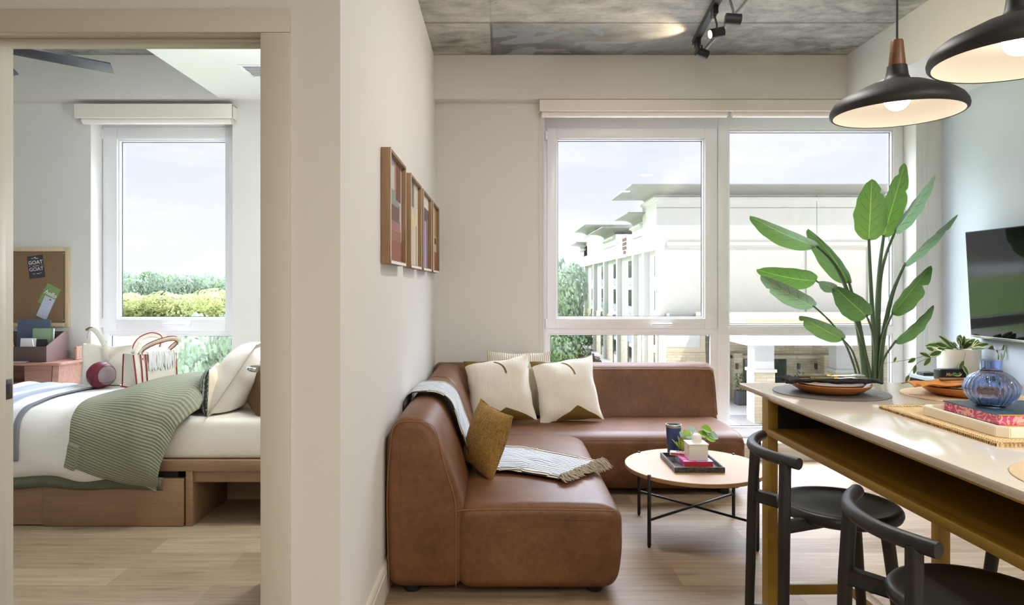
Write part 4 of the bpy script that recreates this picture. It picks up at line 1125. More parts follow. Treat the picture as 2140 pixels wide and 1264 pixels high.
def stem(pts, r):
    """pts: (photo x, photo y, depth), running down into the pot"""
    P_ = [at(*p) for p in pts]
    P_ = [P_[0]+(P_[0]-P_[1]).normalized()*.02]+P_
    e = P_[-1]; k = Vector((PC.x+max(-.07, min(.07, (e.x-PC.x)*.8)), PC.y+max(-.06, min(.06, (e.y-PC.y)*.5)), .225))
    obj('stem', tube(BM(), spline(P_+[k], 6), [q*1.25 for q in r], 10), STEMM, bp)
stem([(1816, 506, 4.62), (1818, 560, 4.63), (1822, 640, 4.65), (1826, 720, 4.66), (1826, 800, 4.67)], [.006, .008, .011, .013, .014])
stem([(1846, 498, 4.70), (1838, 560, 4.70), (1833, 640, 4.70), (1831, 720, 4.70), (1832, 800, 4.70)], [.006, .009, .012, .014, .015])
stem([(1869, 486, 4.72), (1852, 530, 4.72), (1840, 580, 4.72), (1836, 660, 4.71), (1834, 800, 4.71)], [.006, .008, .010, .012, .013])
stem([(1889, 555, 4.66), (1866, 610, 4.67), (1850, 680, 4.68), (1841, 740, 4.69), (1839, 800, 4.69)], [.006, .009, .013, .016, .018])
stem([(1864, 657, 4.60), (1850, 690, 4.62), (1842, 730, 4.65), (1838, 800, 4.67)], [.005, .006, .008, .009])
stem([(1869, 716, 4.56), (1850, 744, 4.60), (1840, 772, 4.63), (1836, 810, 4.65)], [.005, .006, .007, .008])
stem([(1707, 515, 4.6), (1745, 555, 4.62), (1775, 620, 4.64), (1796, 700, 4.66), (1808, 800, 4.68)], [.005, .007, .011, .017, .022])
stem([(1775, 592, 4.62), (1790, 650, 4.64), (1803, 720, 4.67), (1814, 800, 4.69)], [.005, .008, .014, .018])
stem([(1706, 587, 4.58), (1745, 615, 4.58), (1788, 670, 4.62), (1808, 740, 4.66), (1818, 800, 4.68)], [.004, .005, .008, .011, .013])
stem([(1702, 641, 4.52), (1735, 672, 4.54), (1762, 710, 4.56), (1780, 752, 4.60), (1792, 800, 4.64)], [.004, .005, .006, .006, .007])
stem([(1812, 662, 4.46), (1822, 690, 4.50), (1828, 730, 4.58), (1828, 800, 4.66)], [.004, .006, .008, .010])
stem([(1762, 710, 4.50), (1780, 732, 4.54), (1792, 765, 4.60), (1798, 800, 4.66)], [.004, .005, .006, .006])

# ------------------------------------------------------------------ framed pictures on the left wall
fd = .042
arts = [
 (2.785, 3.235, 'oak framed abstract print of rust, sage and mauve blocks, nearest on the wall', [(0, 1, 0, .22, srgb(150, 96, 82)), (0, .92, .20, .32, srgb(150, 108, 98)), (0, .85, .30, .42, srgb(160, 118, 114)), (0, .78, .40, .58, srgb(112, 92, 82)), (0, .7, .55, .72, srgb(140, 148, 140)), (.0, .32, .7, .95, srgb(190, 188, 186)), (.32, .45, .7, 1, srgb(166, 124, 102)), (.45, .86, .62, 1, srgb(118, 74, 64)), (.0, .25, .93, 1, srgb(140, 146, 160))]),
 (3.42, 3.87, 'oak framed abstract print of cream and grey stripes, second from the camera', [(0, 1, 0, 1, srgb(204, 194, 178)), (.0, .45, .70, 1, srgb(112, 122, 124)), (.0, .5, .45, .62, srgb(214, 200, 150)), (.55, .68, 0, .62, srgb(222, 208, 172)), (.82, .9, 0, .72, srgb(228, 222, 206)), (.68, .76, .0, .5, srgb(120, 106, 96))]),
 (3.97, 4.42, 'oak framed abstract print with lilac and charcoal bands, third from the camera', [(0, 1, 0, 1, srgb(120, 92, 82)), (.0, .62, .0, .68, srgb(176, 160, 200)), (.2, .32, 0, .66, srgb(92, 90, 96)), (.0, .8, .66, .84, srgb(96, 92, 94)), (.0, 1, .84, 1, srgb(218, 212, 208)), (.7, .85, 0, .7, srgb(140, 118, 110))]),
 (4.53, 4.98, 'oak framed abstract print in ochre tones, farthest and next to the corner', [(0, 1, 0, 1, srgb(206, 190, 158)), (.5, 1, .0, .3, srgb(164, 104, 78)), (.55, .85, .42, .52, srgb(80, 68, 56)), (.6, 1, .55, 1, srgb(186, 142, 92)), (.0, .5, .1, .3, srgb(196, 150, 150))]),
]
INNER = mat('frame_white_edge', srgb(236, 234, 230), .5)
for k, (y0, y1, lab, blocks) in enumerate(arts):
    z0, z1 = 1.392, 1.866; t = thing('framed_picture', lab, 'picture', (XL, (y0+y1)/2, (z0+z1)/2), group='framed prints in a row on the left wall')
    w_ = .016; f_ = BM(); xa, xb = XL+.001, XL+fd
    box(f_, xa, xb, y0, y0+w_, z0, z1, .0012); box(f_, xa, xb, y1-w_, y1, z0, z1, .0012)
    box(f_, xa, xb, y0+w_, y1-w_, z1-w_, z1, .0012); box(f_, xa, xb, y0+w_, y1-w_, z0, z0+w_, .0012)
    obj('frame', f_, OAKV, t)
    e_ = BM(); xc = xb+.0006
    for (a, b2, c_, d_) in ((y0, y0+.004, z0, z1), (y1-.004, y1, z0, z1), (y0, y1, z1-.004, z1), (y0, y1, z0, z0+.012)):
        box(e_, xb-.001, xc, a, b2, c_, d_)
    obj('frame_edge', e_, INNER, t, smooth=False)
    a_ = BM(); xm = XL+.022; ms = [mat('art_ground', srgb(190, 182, 172), .8)]
    box(a_, XL+.002, xm, y0+w_, y1-w_, z0+w_, z1-w_)
    ya, yb, za, zb = y0+w_, y1-w_, z0+w_, z1-w_
    for i, (u0, u1, v0, v1, cc) in enumerate(blocks):
        u0 = .22+.78*u0 if u0 > 0 else 0; u1 = .22+.78*u1
        q0 = len(a_.faces); box(a_, xm, xm+.0003*(i+1), ya+(yb-ya)*u0, ya+(yb-ya)*u1, za+(zb-za)*v0, za+(zb-za)*v1)
        a_.faces.ensure_lookup_table(); ms.append(mat('art_colour', cc, .8))
        for q in a_.faces[q0:]: q.material_index = i+1
    obj('print', a_, ms, t, smooth=False)
# ================================================================== BEDROOM
BEDW = wood('bed_laminate_wood', srgb(128, 99, 72), srgb(154, 124, 94), axis='x', scale=1.2)
bed = thing('platform_bed', 'wooden platform bed with storage drawers in the bedroom', 'bed', (-2.3, 4.18, 0))
obj('top_board', box(BM(), -3.40, -1.20, 3.69, 4.68, .297, .356, .002), BEDW, bed)
obj('drawer', box(BM(), -3.30, -2.478, 3.695, 3.72, .008, .262, .0015), BEDW, bed)
obj('drawer', box(BM(), -2.472, -1.714, 3.683, 3.72, .004, .258, .0015), BEDW, bed)
obj('side_panel', box(BM(), -1.704, -1.668, 3.69, 4.16, 0, .297, .001), BEDW, bed)
obj('apron', box(BM(), -1.668, -1.24, 3.705, 3.725, .235, .297, .001), BEDW, bed)
obj('side_panel', box(BM(), -1.24, -1.20, 3.69, 4.68, 0, .297, .001), BEDW, bed)
obj('back_panel', box(BM(), -3.38, -1.24, 4.16, 4.18, 0, .297), BEDW, bed)
obj('carcass', box(BM(), -3.38, -1.76, 3.722, 4.158, .002, .296), DARKIN, bed)
obj('headboard', box(BM(), -1.20, -1.16, 3.69, 4.68, 0, .98, .004), BEDW, bed)
def linen(name, c1, c2, st=.3, sc=150):
    def f(n, b):
        uv = n.coord(); k = n.noise(n.map(uv, (3, 3, 40)), 3, 3)
        n.put(b.inputs['Base Color'], n.mix(k, c2, c1)); n.put(b.inputs['Normal'], n.bump(n.noise(uv, sc, 2), st, .002))
    return mat(name, c1, .93, fn=f)
SHEET = linen('white_sheet', srgb(236, 230, 220), srgb(226, 219, 208))
DUVET = linen('white_duvet_cotton', srgb(240, 238, 234), srgb(228, 225, 220))
bm = soft(BM(), roundpoly([(3.715, .357), (3.712, .46), (3.72, .575), (4.665, .575), (4.67, .357)], [.03, .05, .04, .04, .03]), 'x', -3.36, -1.215, .05)
o = obj('mattress', bm, SHEET); tag(o, 'mattress in a white fitted sheet on the wooden bed', 'mattress')

path_d = [(3.668, .245), (3.640, .31), (3.635, .42), (3.65, .53), (3.70, .605), (3.80, .640), (4.0, .652), (4.3, .650), (4.52, .648), (4.63, .60), (4.69, .52), (4.70, .42)]
SPd = spline([(0, y, z) for y, z in path_d], 6)
def onpath(v, SP=SPd):
    i = v*(len(SP)-1); a = int(min(i, len(SP)-2)); return SP[a].lerp(SP[a+1], i-a)
def pn(v):
    a = onpath(max(0, v-.01)); b = onpath(min(1, v+.01)); d = (b-a).normalized(); return Vector((0, -d.z, d.y))
def fduv(u, v, off=0, x0=-3.44, x1=-1.98, amp=1):
    x = x0+(x1-x0)*u; p = onpath(v); n_ = pn(v)
    w = .012*mnoise.noise(Vector((x*3, v*5, 1)))+.006*mnoise.noise(Vector((x*9, v*12, 4)))
    side = max(0, 1-v/.35)
    w += side*.014*math.sin(x*13+2*mnoise.noise(Vector((x*2, 0, 0))))
    foot_ = max(0, (-3.12-x)/.32); drop = .25*foot_**2
    hem = .02*math.sin(x*7.3)*max(0, 1-v*5)
    q = p+n_*(w*amp+off)
    return Vector((x, q.y, q.z-drop*min(1, v*3)+hem))
b_ = BM(); grid(b_, fduv, 130, 90); thick(b_, .02)
o = obj('duvet', b_, DUVET, ang=1.6); tag(o, 'white cotton duvet hanging over the near side of the bed', 'duvet')
# striped throw over the foot of the bed
def f_stripe(n, b):
    uv = n.coord('UV'); u, v, _ = n.sep(uv)
    e = n.step(u, .962, .003); g1 = n.m('MULTIPLY', n.step(u, .70, .01), n.m('SUBTRACT', 1, n.step(u, .84, .01))); g2 = n.m('MULTIPLY', n.step(u, .42, .01), n.m('SUBTRACT', 1, n.step(u, .60, .01)))
    k = n.noise(n.map(uv, (60, 60, 1)), 3, 2)
    c = n.mix(k, srgb(226, 226, 224), srgb(240, 240, 238))
    c = n.mix(n.m('MAXIMUM', g1, g2), c, srgb(176, 184, 198)); c = n.mix(e, c, srgb(124, 128, 136))
    n.put(b.inputs['Base Color'], c); n.put(b.inputs['Normal'], n.bump(k, .3, .002))
b_ = BM(); grid(b_, lambda u, v: fduv(.02+u*.575, .14+v*.66, .011+.003*math.sin(u*40)), 70, 70); thick(b_, .004)
o = obj('throw_blanket', b_, mat('grey_striped_cotton', rough=.93, fn=f_stripe), ang=1.6); tag(o, 'white throw with grey stripes across the foot of the bed', 'blanket')
# green waffle coverlet
def f_waffle(n, b):
    uv = n.coord('UV'); u, v, _ = n.sep(uv)
    a = n.m('ADD', n.m('MULTIPLY', n.m('SINE', n.m('MULTIPLY', v, 420)), .5), .5)
    c = n.m('ADD', n.m('MULTIPLY', n.m('SINE', n.m('MULTIPLY', u, 200)), .5), .5)
    h = n.m('ADD', n.m('MULTIPLY', a, .85), n.m('MULTIPLY', c, .15))
    n.put(b.inputs['Base Color'], n.mix(h, srgb(122, 124, 102), srgb(150, 151, 129)))
    n.put(b.inputs['Normal'], n.bump(h, .8, .004))
WAF = mat('green_waffle_cotton', rough=.95, fn=f_waffle)
def lerpl(tab, v):
    for (a, x), (b_, y) in zip(tab, tab[1:]):
        if v <= b_: return x+(y-x)*(v-a)/(b_-a)
    return tab[-1][1]
XLt = [(0, -2.30), (.25, -2.30), (.42, -2.28), (.55, -2.29), (.7, -2.27), (.85, -2.12), (1, -2.0)]
XRt = [(0, -1.84), (.2, -1.80), (.4, -1.73), (.5, -1.64), (.62, -1.66), (.8, -1.70), (1, -1.72)]
def fwaf(u, v):
    vs0 = (.135*(1-u)-.02*u) if v < 1 else 0
    vv = vs0+(.84-vs0)*v
    V_ = max(vv, 0)
    x = lerpl(XLt, v)*(1-u)+lerpl(XRt, v)*u
    x += .018*math.sin(v*9)*(1-u)
    p = onpath(V_); n_ = pn(V_)
    puff = .034+.085*max(0, math.sin(PI*min(1, max(0, (v-.35)/.65))))*u+.03*math.sin(PI*u)*v+.016*math.sin(u*9+v*7)*v+.014*mnoise.noise(Vector((x*6, v*5, 7)))
    q = p+n_*puff
    if vv < 0: q.z += vv*1.6
    # the right rim tucks down onto the sheet
    edge = max(0, (u-.86)/.14); z = q.z-edge**2*.075*min(1, v*2)
    if v < .12 and u < .12: z -= .012; q.y -= .012
    return Vector((x, q.y, max(z, .2)))
b_ = BM(); grid(b_, fwaf, 90, 110); thick(b_, .006)
cv = thing('coverlet', 'sage green waffle blanket thrown over the middle of the bed', 'blanket', (-2.0, 4.1, .575))
obj('waffle_cloth', b_, WAF, cv, ang=1.6)
b_ = BM()
grid(b_, lambda u, v: Vector((-2.95+u*1.13, 3.682-.022*math.sin(v*PI)+.006*math.sin(u*20)-.012, .222+.05*v-.014*u*(1-v)+.006*math.sin(u*17))), 60, 8); thick(b_, .005)
obj('lower_layer', b_, WAF, cv, ang=1.6)

# pillows on the bed
def f_lumb(n, b):
    v = n.coord('UV'); u, w, _ = n.sep(v); k = n.noise(n.map(v, (30, 3, 1)), 5, 3, .6)
    n.put(b.inputs['Base Color'], n.mix(n.step(n.m('ADD', k, n.m('MULTIPLY', n.m('SINE', n.m('MULTIPLY', u, 95)), .12)), .52, .02), srgb(52, 66, 66), srgb(196, 200, 190)))
LUMB = mat('dark_striped_weave', rough=.9, fn=f_lumb); CRC = linen('cream_backing', srgb(226, 212, 190), srgb(214, 198, 174))
bmp = pillow_bm(.40, .28, .15, seed=2, pinch=.05)
for f in bmp.faces: f.material_index = 0 if f.calc_center_median().y < 0 else 1
pillow('lumbar_pillow', 'small bed pillow with dark striped front and cream back beside the green blanket', bmp, [LUMB, CRC], rotm((-1.675, 3.97, .70), math.radians(-74), .04, 0))
bmp = pillow_bm(.70, .50, .27, seed=12, pinch=.02, flange=.17, wr=.008)
pillow('bed_pillow', 'large white pillow with a flat border leaning toward the headboard', bmp, linen('white_linen_sham', srgb(232, 226, 216), srgb(222, 214, 202)), rotm((-1.545, 4.08, .765), math.radians(-80), .58, 0))
pillow('bed_pillow', 'brown velvet pillow half hidden behind the door lever', pillow_bm(.42, .36, .14, seed=15, wr=.012), cloth('brown_velvet', srgb(120, 92, 58), srgb(88, 66, 42), 30), rotm((-1.375, 3.95, .735), math.radians(-55), .25, .2))

# basketball
bc = Vector((-2.535, 4.33, .735)); br_ = .083
bb = thing('basketball', 'maroon and grey basketball lying on the bed next to the tote bags', 'basketball', (bc.x, bc.y, bc.z-br_))
def f_ball(n, b):
    x, y, z = n.sep(n.coord()); z = n.m('SUBTRACT', z, br_)
    c, s_ = math.cos(.7), math.sin(.7)
    r = n.m('ABSOLUTE', n.m('ADD', n.m('MULTIPLY', x, c), n.m('MULTIPLY', y, s_*-.6)))
    k = n.noise(n.map(n.coord(), (1, 1, 3)), 60, 2)
    g = n.mix(n.m('MULTIPLY', n.step(k, .56, .02), .6), srgb(128, 124, 128), srgb(170, 90, 96))
    n.put(b.inputs['Base Color'], n.mix(n.step(r, .050, .001), srgb(112, 26, 46), g))
s = BM(); bmesh.ops.create_uvsphere(s, u_segments=48, v_segments=32, radius=br_, matrix=Matrix.Translation(bc))
obj('skin', s, mat('basketball_rubber', rough=.55, fn=f_ball), bb)
sm = BM()
def ring(nrm, off):
    nrm = Vector(nrm).normalized(); a = nrm.orthogonal().normalized(); b2 = nrm.cross(a); r = math.sqrt(br_**2-off**2)
    tube(sm, [bc+nrm*off+(a*math.cos(t)+b2*math.sin(t))*r for t in [2*PI*i/48 for i in range(48)]], .0016, 6, closed=True)
m3 = Matrix.Rotation(.5, 3, 'Y') @ Matrix.Rotation(.3, 3, 'X')
for nn, of in (((1, 0, 0), 0), ((0, 0, 1), 0), ((.76, -.386, 0), .058), ((.76, -.386, 0), -.058)): ring(m3 @ Vector(nn) if of == 0 else Vector(nn), of)
obj('seams', sm, BLACKP, bb)

# tote bags
CANV = linen('canvas', srgb(232, 228, 216), srgb(220, 214, 200)); REDT = mat('dark_red_webbing', srgb(150, 34, 48), .8)
def tote_shell(w, d, h, taper=.9, sagt=.02, seed=0):
    bm = BM(); N = 48
    def sec(t):
        k = 1+(taper-1)*0+.10*t; ww = w/2*(1+.06*t); dd = d/2*(1-.35*t)
        pts = []
        for i in range(N):
            a = 2*PI*i/N; c, s = math.cos(a), math.sin(a)
            x = ww*math.copysign(abs(c)**.25, c); y = dd*math.copysign(abs(s)**.25, s)
            wv = .012*t*mnoise.noise(Vector((x*8+seed, y*8, t*3)))
            pts.append(Vector((x+wv, y+wv*1.5, h*t-sagt*t*(1-abs(x)/ww)**1.0*0-(sagt*t*math.cos(x/ww*1.5)))))
        return pts
    rings = [[bm.verts.new(p) for p in sec(j/14)] for j in range(15)]
    for A, B in zip(rings, rings[1:]):
        for i in range(N): bm.faces.new((A[i], A[(i+1) % N], B[(i+1) % N], B[i]))
    bm.faces.new(rings[0][::-1]); thick(bm, .003)
    return bm
def strap(bm, pts, w, t=.0018):
    S = spline(pts, 8); tube(bm, S, w, 10, flat=(1, t/w*2)); return S
TB = Vector((-2.225, 4.33, .668)); yawB = math.radians(58)
MB = Matrix.Translation(TB) @ Matrix.Rotation(yawB, 4, 'Z')
tb2 = thing('tote_bag', 'canvas tote bag with dark red piping and long striped handles, in front', 'bag', TB)
w_, d_, h_ = .27, .17, .215
obj('bag_body', place(tote_shell(w_, d_, h_, seed=3), MB), CANV, tb2, ang=1.2)
pp = BM()
for sx in (-1, 1):
    for sy in (-1, 1):
        tube(pp, spline([(sx*w_/2*.97, sy*d_/2*.97, .002), (sx*w_/2*1.0, sy*d_/2*.82, h_*.5), (sx*w_/2*1.03, sy*d_/2*.64, h_-.006)], 5), .0042, 8)
tube(pp, [(-w_/2, -d_/2, .004), (w_/2, -d_/2, .004)], .005, 8); tube(pp, [(-w_/2, -d_/2, .004), (-w_/2, d_/2, .004)], .005, 8)
for x in (-.065, -.095):
    tube(pp, spline([(x, -d_/2*1.0, .003), (x-.002, -d_/2*.87-.003, h_*.5), (x-.004, -d_/2*.67-.006, h_*.97)], 4), .0036, 8)
obj('piping', place(pp, MB), REDT, tb2)
for k, (yy, lean, hh) in enumerate(((-.055, -.05, .085), (.05, .02, .10))):
    sb_ = BM(); pts = [(-.08, yy, h_-.03), (-.085, yy-.004, h_+.02), (-.03, yy+lean, h_+hh*.75), (.06, yy+lean*1.6, h_+hh), (.12, yy+lean, h_+hh*.72), (.095, yy, h_+.01), (.09, yy, h_-.03)]
    S = strap(sb_, pts, .014); so = obj('handle', place(sb_, MB), CANV, tb2, ang=1.2)
    e2 = BM()
    for o_ in (-1, 1): tube(e2, [Vector(p)+Vector((0, .0, .0135*o_)) for p in S], .0034, 6)
    obj('edge_stripe', place(e2, MB), REDT, so)
sc = BM(); random.seed(21)
for k in range(95):
    x = random.uniform(-.055, .125); y = -d_/2*.66-random.uniform(.004, .016); z0_ = h_-.012+random.uniform(-.004, .006); L = random.uniform(.07, .105)
    tube(sc, spline([(x, y+.02, z0_+.012), (x, y-.004, z0_), (x+random.uniform(-.004, .004), y-.010, z0_-L*.5), (x+random.uniform(-.008, .008), y-.008-random.uniform(0, .006), z0_-L)], 3), .0026, 5)
fz = BM(); grid(fz, lambda u, v: Vector((-.07+.21*u, -d_/2*.62-.012+v*.09, h_-.004+.022*math.sin(v*PI)+.008*math.sin(u*18+v*5))), 30, 12); thick(fz, .006)
sf = thing('folded_scarf', 'white scarf with long fringe hanging out of the red trimmed tote bag', 'scarf', TB+Vector((0, 0, .2)))
obj('scarf_cloth', place(fz, MB), mat('white_yarn', srgb(238, 238, 236), .95), sf, ang=1.5); obj('fringe', place(sc, MB), bpy.data.materials['white_yarn'], sf, kind='stuff')
TA = Vector((-2.56, 4.50, .655)); MA = Matrix.Translation(TA) @ Matrix.Rotation(math.radians(14), 4, 'Z')
ta = thing('tote_bag', 'plain white canvas tote bag standing behind the basketball', 'bag', TA)
obj('bag_body', place(tote_shell(.32, .13, .27, seed=8, sagt=.03), MA), CANV, ta, ang=1.2)
sb_ = BM(); strap(sb_, [(-.02, -.06, .16), (-.03, -.062, .26), (-.09, -.02, .345), (-.135, 0, .36), (-.15, .01, .30)], .016)
obj('handle', place(sb_, MA), CANV, ta, ang=1.2)
sb_ = BM(); strap(sb_, [(-.03, -.03, .27), (-.09, -.01, .35), (-.13, 0, .368), (-.16, .01, .355)], .008)
obj('handle_band', place(sb_, MA), mat('brown_leather_tag', srgb(120, 104, 88), .7), ta, ang=1.2)

# desk
dk = thing('desk', 'reddish wooden desk in the far left corner of the bedroom', 'desk', (-3.7, 4.93, 0))
obj('desktop', prism(BM(), roundpoly([(-4.4, 4.76), (-3.075, 4.76), (-3.075, 5.083), (-4.4, 5.083)], [.01, .03, .01, .01]), 'z', .742, .762, .003), DESKW, dk)
obj('end_stop', box(BM(), -3.095, -3.075, 4.95, 5.083, .763, .86, .006), DESKW, dk)
obj('leg_panel', prism(BM(), [(-3.33, 0), (-3.22, 0), (-3.16, .741), (-3.36, .741)], 'y', 4.81, 4.83), DESKW, dk)
obj('leg_panel', prism(BM(), [(-3.19, 0), (-3.155, 0), (-3.105, .741), (-3.15, .741)], 'y', 4.80, 5.06), DESKW, dk)
obj('leg_panel', box(BM(), -4.38, -4.35, 4.80, 5.06, 0, .741), DESKW, dk)
obj('back_rail', box(BM(), -4.35, -3.2, 5.04, 5.06, .45, .741), DESKW, dk)
obj('under_shelf', box(BM(), -4.35, -3.37, 4.82, 5.04, .60, .615), DESKW, dk)
zd = .763
ob = thing('desk_organizer', 'dark brown organizer box with slanted sides on the desk', 'organizer', (-3.6, 4.93, zd))
SLC = mat('dark_brown_leatherette', srgb(84, 66, 62), .5); SLC2 = mat('brown_leatherette_side', srgb(128, 104, 98), .5)
obj('front_panel', box(BM(), -3.98, -3.20, 4.80, 4.806, zd, .872, .001), SLC, ob)
obj('back_panel', box(BM(), -3.98, -3.20, 5.034, 5.04, zd, .965, .001), SLC, ob)
for x in (-3.20, -3.98): obj('side_panel', prism(BM(), [(4.80, zd), (5.04, zd), (5.04, .968), (5.0, .968), (4.80, .874)], 'x', x, x+.006), SLC2, ob)
obj('base', box(BM(), -3.98, -3.20, 4.806, 5.034, zd, zd+.005), SLC, ob)
def slab(name, label, cat, x0, x1, z0, z1, y, m, tk=.008, lean=.08, extra=None):
    t = thing(name, label, cat, ((x0+x1)/2, y, z0)); Mx = Matrix.Translation(((x0+x1)/2, y, z0)) @ Matrix.Rotation(-lean, 4, 'X')
    w = (x1-x0)/2
    obj('cover', place(box(BM(), -w, w, -tk/2, tk/2, 0, z1-z0, .001), Mx), m, t)
    if extra: extra(t, Mx, w, tk, z1-z0)
    return t
zz = zd+.006
def sp_bind(t, Mx, w, tk, h):
    b_ = BM()
    for k in range(int(h/.009)): tube(b_, [Vector((-w+.004*math.cos(a), .0065*math.sin(a), .006+k*.009)) for a in [2*PI*i/8 for i in range(8)]], .0008, 4, closed=True)
    obj('spiral_binding', place(b_, Mx), STEEL, t)
    for k, (tt, zq) in enumerate((('NOTEBOOK', h*.62), ('2023', h*.56))):
        tx = text_bm(tt, .012, .0003); place(tx, Mx @ Matrix.Translation((.02, -tk/2-.0004, zq-.05)) @ Matrix.Rotation(PI/2, 4, 'X')); 
        if k == 99: obj('lettering', tx, PVC, t)
        else: tx.free()
    b_ = BM()
    for (xa, xb, zq) in ((-.006, .042, .145), (.002, .032, .136)):
        x = xa
        while x < xb: box(b_, x, x+.0035, -tk/2-.0006, -tk/2, zq, zq+.005); x += .0055
    obj('cover_print', place(b_, Mx), PVC, t, smooth=False)
slab('notebook', 'blue grey spiral notebook, tallest in the desk organizer', 'notebook', -3.54, -3.30, zz, 1.055, 4.99, mat('slate_blue_cover', srgb(84, 98, 120), .6), .010, .06, sp_bind)
def elastic(t, Mx, w, tk, h):
    obj('elastic_band', place(box(BM(), w-.014, w-.011, -tk/2-.001, tk/2+.001, 0, h+.001), Mx), mat('band_dark', srgb(104, 130, 100), .7), t)
    obj('page_block', place(box(BM(), w-.002, w+.001, -tk/2+.002, tk/2-.002, .003, h-.003), Mx), PVC, t)
slab('notebook', 'sage green notebook with elastic band in the desk organizer', 'notebook', -3.385, -3.235, zz, .992, 4.93, mat('sage_cover', srgb(142, 166, 134), .6), .014, .06, elastic)
slab('notepad', 'small white notepad in front of the blue notebook', 'notepad', -3.435, -3.325, zz, .925, 4.87, PVC, .006, .1)
slab('notebook', 'small black notebook with a gold clasp in the desk organizer', 'notebook', -3.318, -3.245, zz, .918, 4.875, BLACKP, .012, .08, lambda t, Mx, w, tk, h: obj('clasp', place(box(BM(), .0, .012, -tk/2-.003, -tk/2, .03, .05), Mx), GOLD, t))
pn_ = thing('pencil', 'orange pencil leaning in the desk organizer', 'pencil', (-3.46, 4.85, zz))
obj('shaft', tube(BM(), [(-3.438, 4.85, zz), (-3.475, 4.85, .915)], .006, 6), mat('pencil_orange', srgb(206, 124, 62), .5), pn_, smooth=False)
obj('tip', tube(BM(), [(-3.475, 4.85, .915), (-3.479, 4.85, .93)], [.006, .001], 6), PINE, pn_, smooth=False)
wp = thing('pen', 'thin white pen standing in the desk organizer', 'pen', (-3.30, 4.84, zz)); obj('barrel', tube(BM(), [(-3.285, 4.83, zz), (-3.325, 4.84, .92)], .004, 10), PVC, wp)
o = obj('tablet', box(BM(), -3.75, -3.315, 4.765, 4.796, zd, zd+.008, .002), mat('tablet_silver', srgb(190, 196, 206), .3, .5)); tag(o, 'thin silver tablet lying at the front edge of the desk', 'tablet')
o = obj('tape_roll', lathe(BM(), [(.012, 0), (.026, 0), (.027, .003), (.027, .02), (.026, .023), (.012, .023), (.012, 0)], (-3.49, 4.782, zd+.0085), 28), mat('teal_plastic', srgb(110, 190, 186), .4)); tag(o, 'small teal disc on top of the tablet on the desk', 'tape')

# cork board
Yb = YW
x0, x1, z0, z1 = -4.05, gx(147.5, Yb), gz(683, Yb), gz(517, Yb)
cb = thing('cork_board', 'cork notice board in a pale wood frame on the far bedroom wall', 'notice board', ((x0+x1)/2, Yb, (z0+z1)/2))
def f_cork(n, b):
    v = n.coord(); k = n.noise(v, 210, 4, .7)
    n.put(b.inputs['Base Color'], n.ramp(k, [(.35, srgb(116, 92, 66)), (.6, srgb(142, 116, 86)), (.8, srgb(162, 136, 104))])); n.put(b.inputs['Normal'], n.bump(k, .3, .003))
obj('cork', box(BM(), x0+.02, x1-.02, Yb-.010, Yb-.001, z0+.02, z1-.02), mat('cork', rough=.9, fn=f_cork), cb)
f_ = BM(); w_ = .03; ringframe(f_, x0, x1, z0, z1, x0+w_, x1-w_, z0+w_, z1-w_, Yb-.02, Yb-.001, .002); obj('frame', f_, PINE, cb)
pinm = mat('steel_pin', srgb(200, 200, 200), .3, .9)
for zz_ in (z1-.045, z0+.05): 
    b_ = BM(); bmesh.ops.create_uvsphere(b_, u_segments=12, v_segments=8, radius=.005, matrix=Matrix.Translation((x1-.042, Yb-.014, zz_))); obj('pin', b_, pinm, cb)
def card(name, label, px, py, w, h, rot, m, y, deco):
    t = thing(name, label, 'card', (gx(px, Yb), y, gz(py, Yb))); c = Vector((gx(px, Yb), y, gz(py, Yb)))
    Mx = Matrix.Translation(c) @ Matrix.Rotation(rot, 4, 'Y')
    obj('paper', place(box(BM(), -w/2, w/2, -.0006, .0006, -h/2, h/2), Mx), m, t, smooth=False)
    for it in deco:
        if it[0] == 't':
            _, s, size, dx, dz, sh, mm = it; tx = text_bm(s, size, .0003, sh, .0006); place(tx, Mx @ Matrix.Translation((dx, -.001, dz)) @ Matrix.Rotation(PI/2, 4, 'X')); obj('lettering', tx, mm, t, smooth=False)
        else:
            _, items, mm = it; b_ = BM()
            for (a, b2, c2, d2) in items: box(b_, a-b2/2, a+b2/2, -.0014, -.0006, c2-d2/2, c2+d2/2)
            obj('print_marks', place(b_, Mx), mm, t, smooth=False)
CHALK = mat('chalk_white', srgb(226, 218, 206), .8); CHALKP = mat('chalk_lilac', srgb(206, 184, 206), .8)
card('greeting_card', 'black card with chalk style lettering pinned at the top of the cork board', 77.5, 557.5, .118, .168, -.12, mat('black_card', srgb(58, 60, 68), .7), Yb-.0108, [('t', 'GOAT', .038, 0, .032, 0, CHALK), ('t', 'GOAT', .038, 0, -.018, 0, CHALKP), ('b', [(-.018, .02, .066, .003), (.012, .024, .062, .004), (0, .05, .007, .003), (-.02, .016, -.05, .003), (.01, .02, -.052, .004), (.046, .01, .008, .003), (-.046, .008, .01, .003), (0, .012, .07, .006), (.03, .012, -.048, .003)], CHALK)])
card('greeting_card', 'green card with white script lettering tilted on the cork board', 105, 618.5, .112, .162, .49, mat('green_card', srgb(128, 154, 98), .7), Yb-.0108, [('t', 'hello', .048, 0, .018, .35, PVC), ('b', [(.01, .03, -.01, .0025)], PVC)])
card('note_paper', 'pale lilac note paper overlapping the green card', 98, 642.5, .082, .165, .42, mat('lilac_paper', srgb(196, 202, 222), .7), Yb-.0136, [('b', [(-.005, .03, .03, .0015), (-.01, .035, .0, .0015), (-.005, .03, -.03, .0015)], mat('pale_ink', srgb(150, 156, 176), .8)), ('b', [(.008, .014, .068, .010)], mat('bronze_ink', srgb(140, 110, 90), .6))])

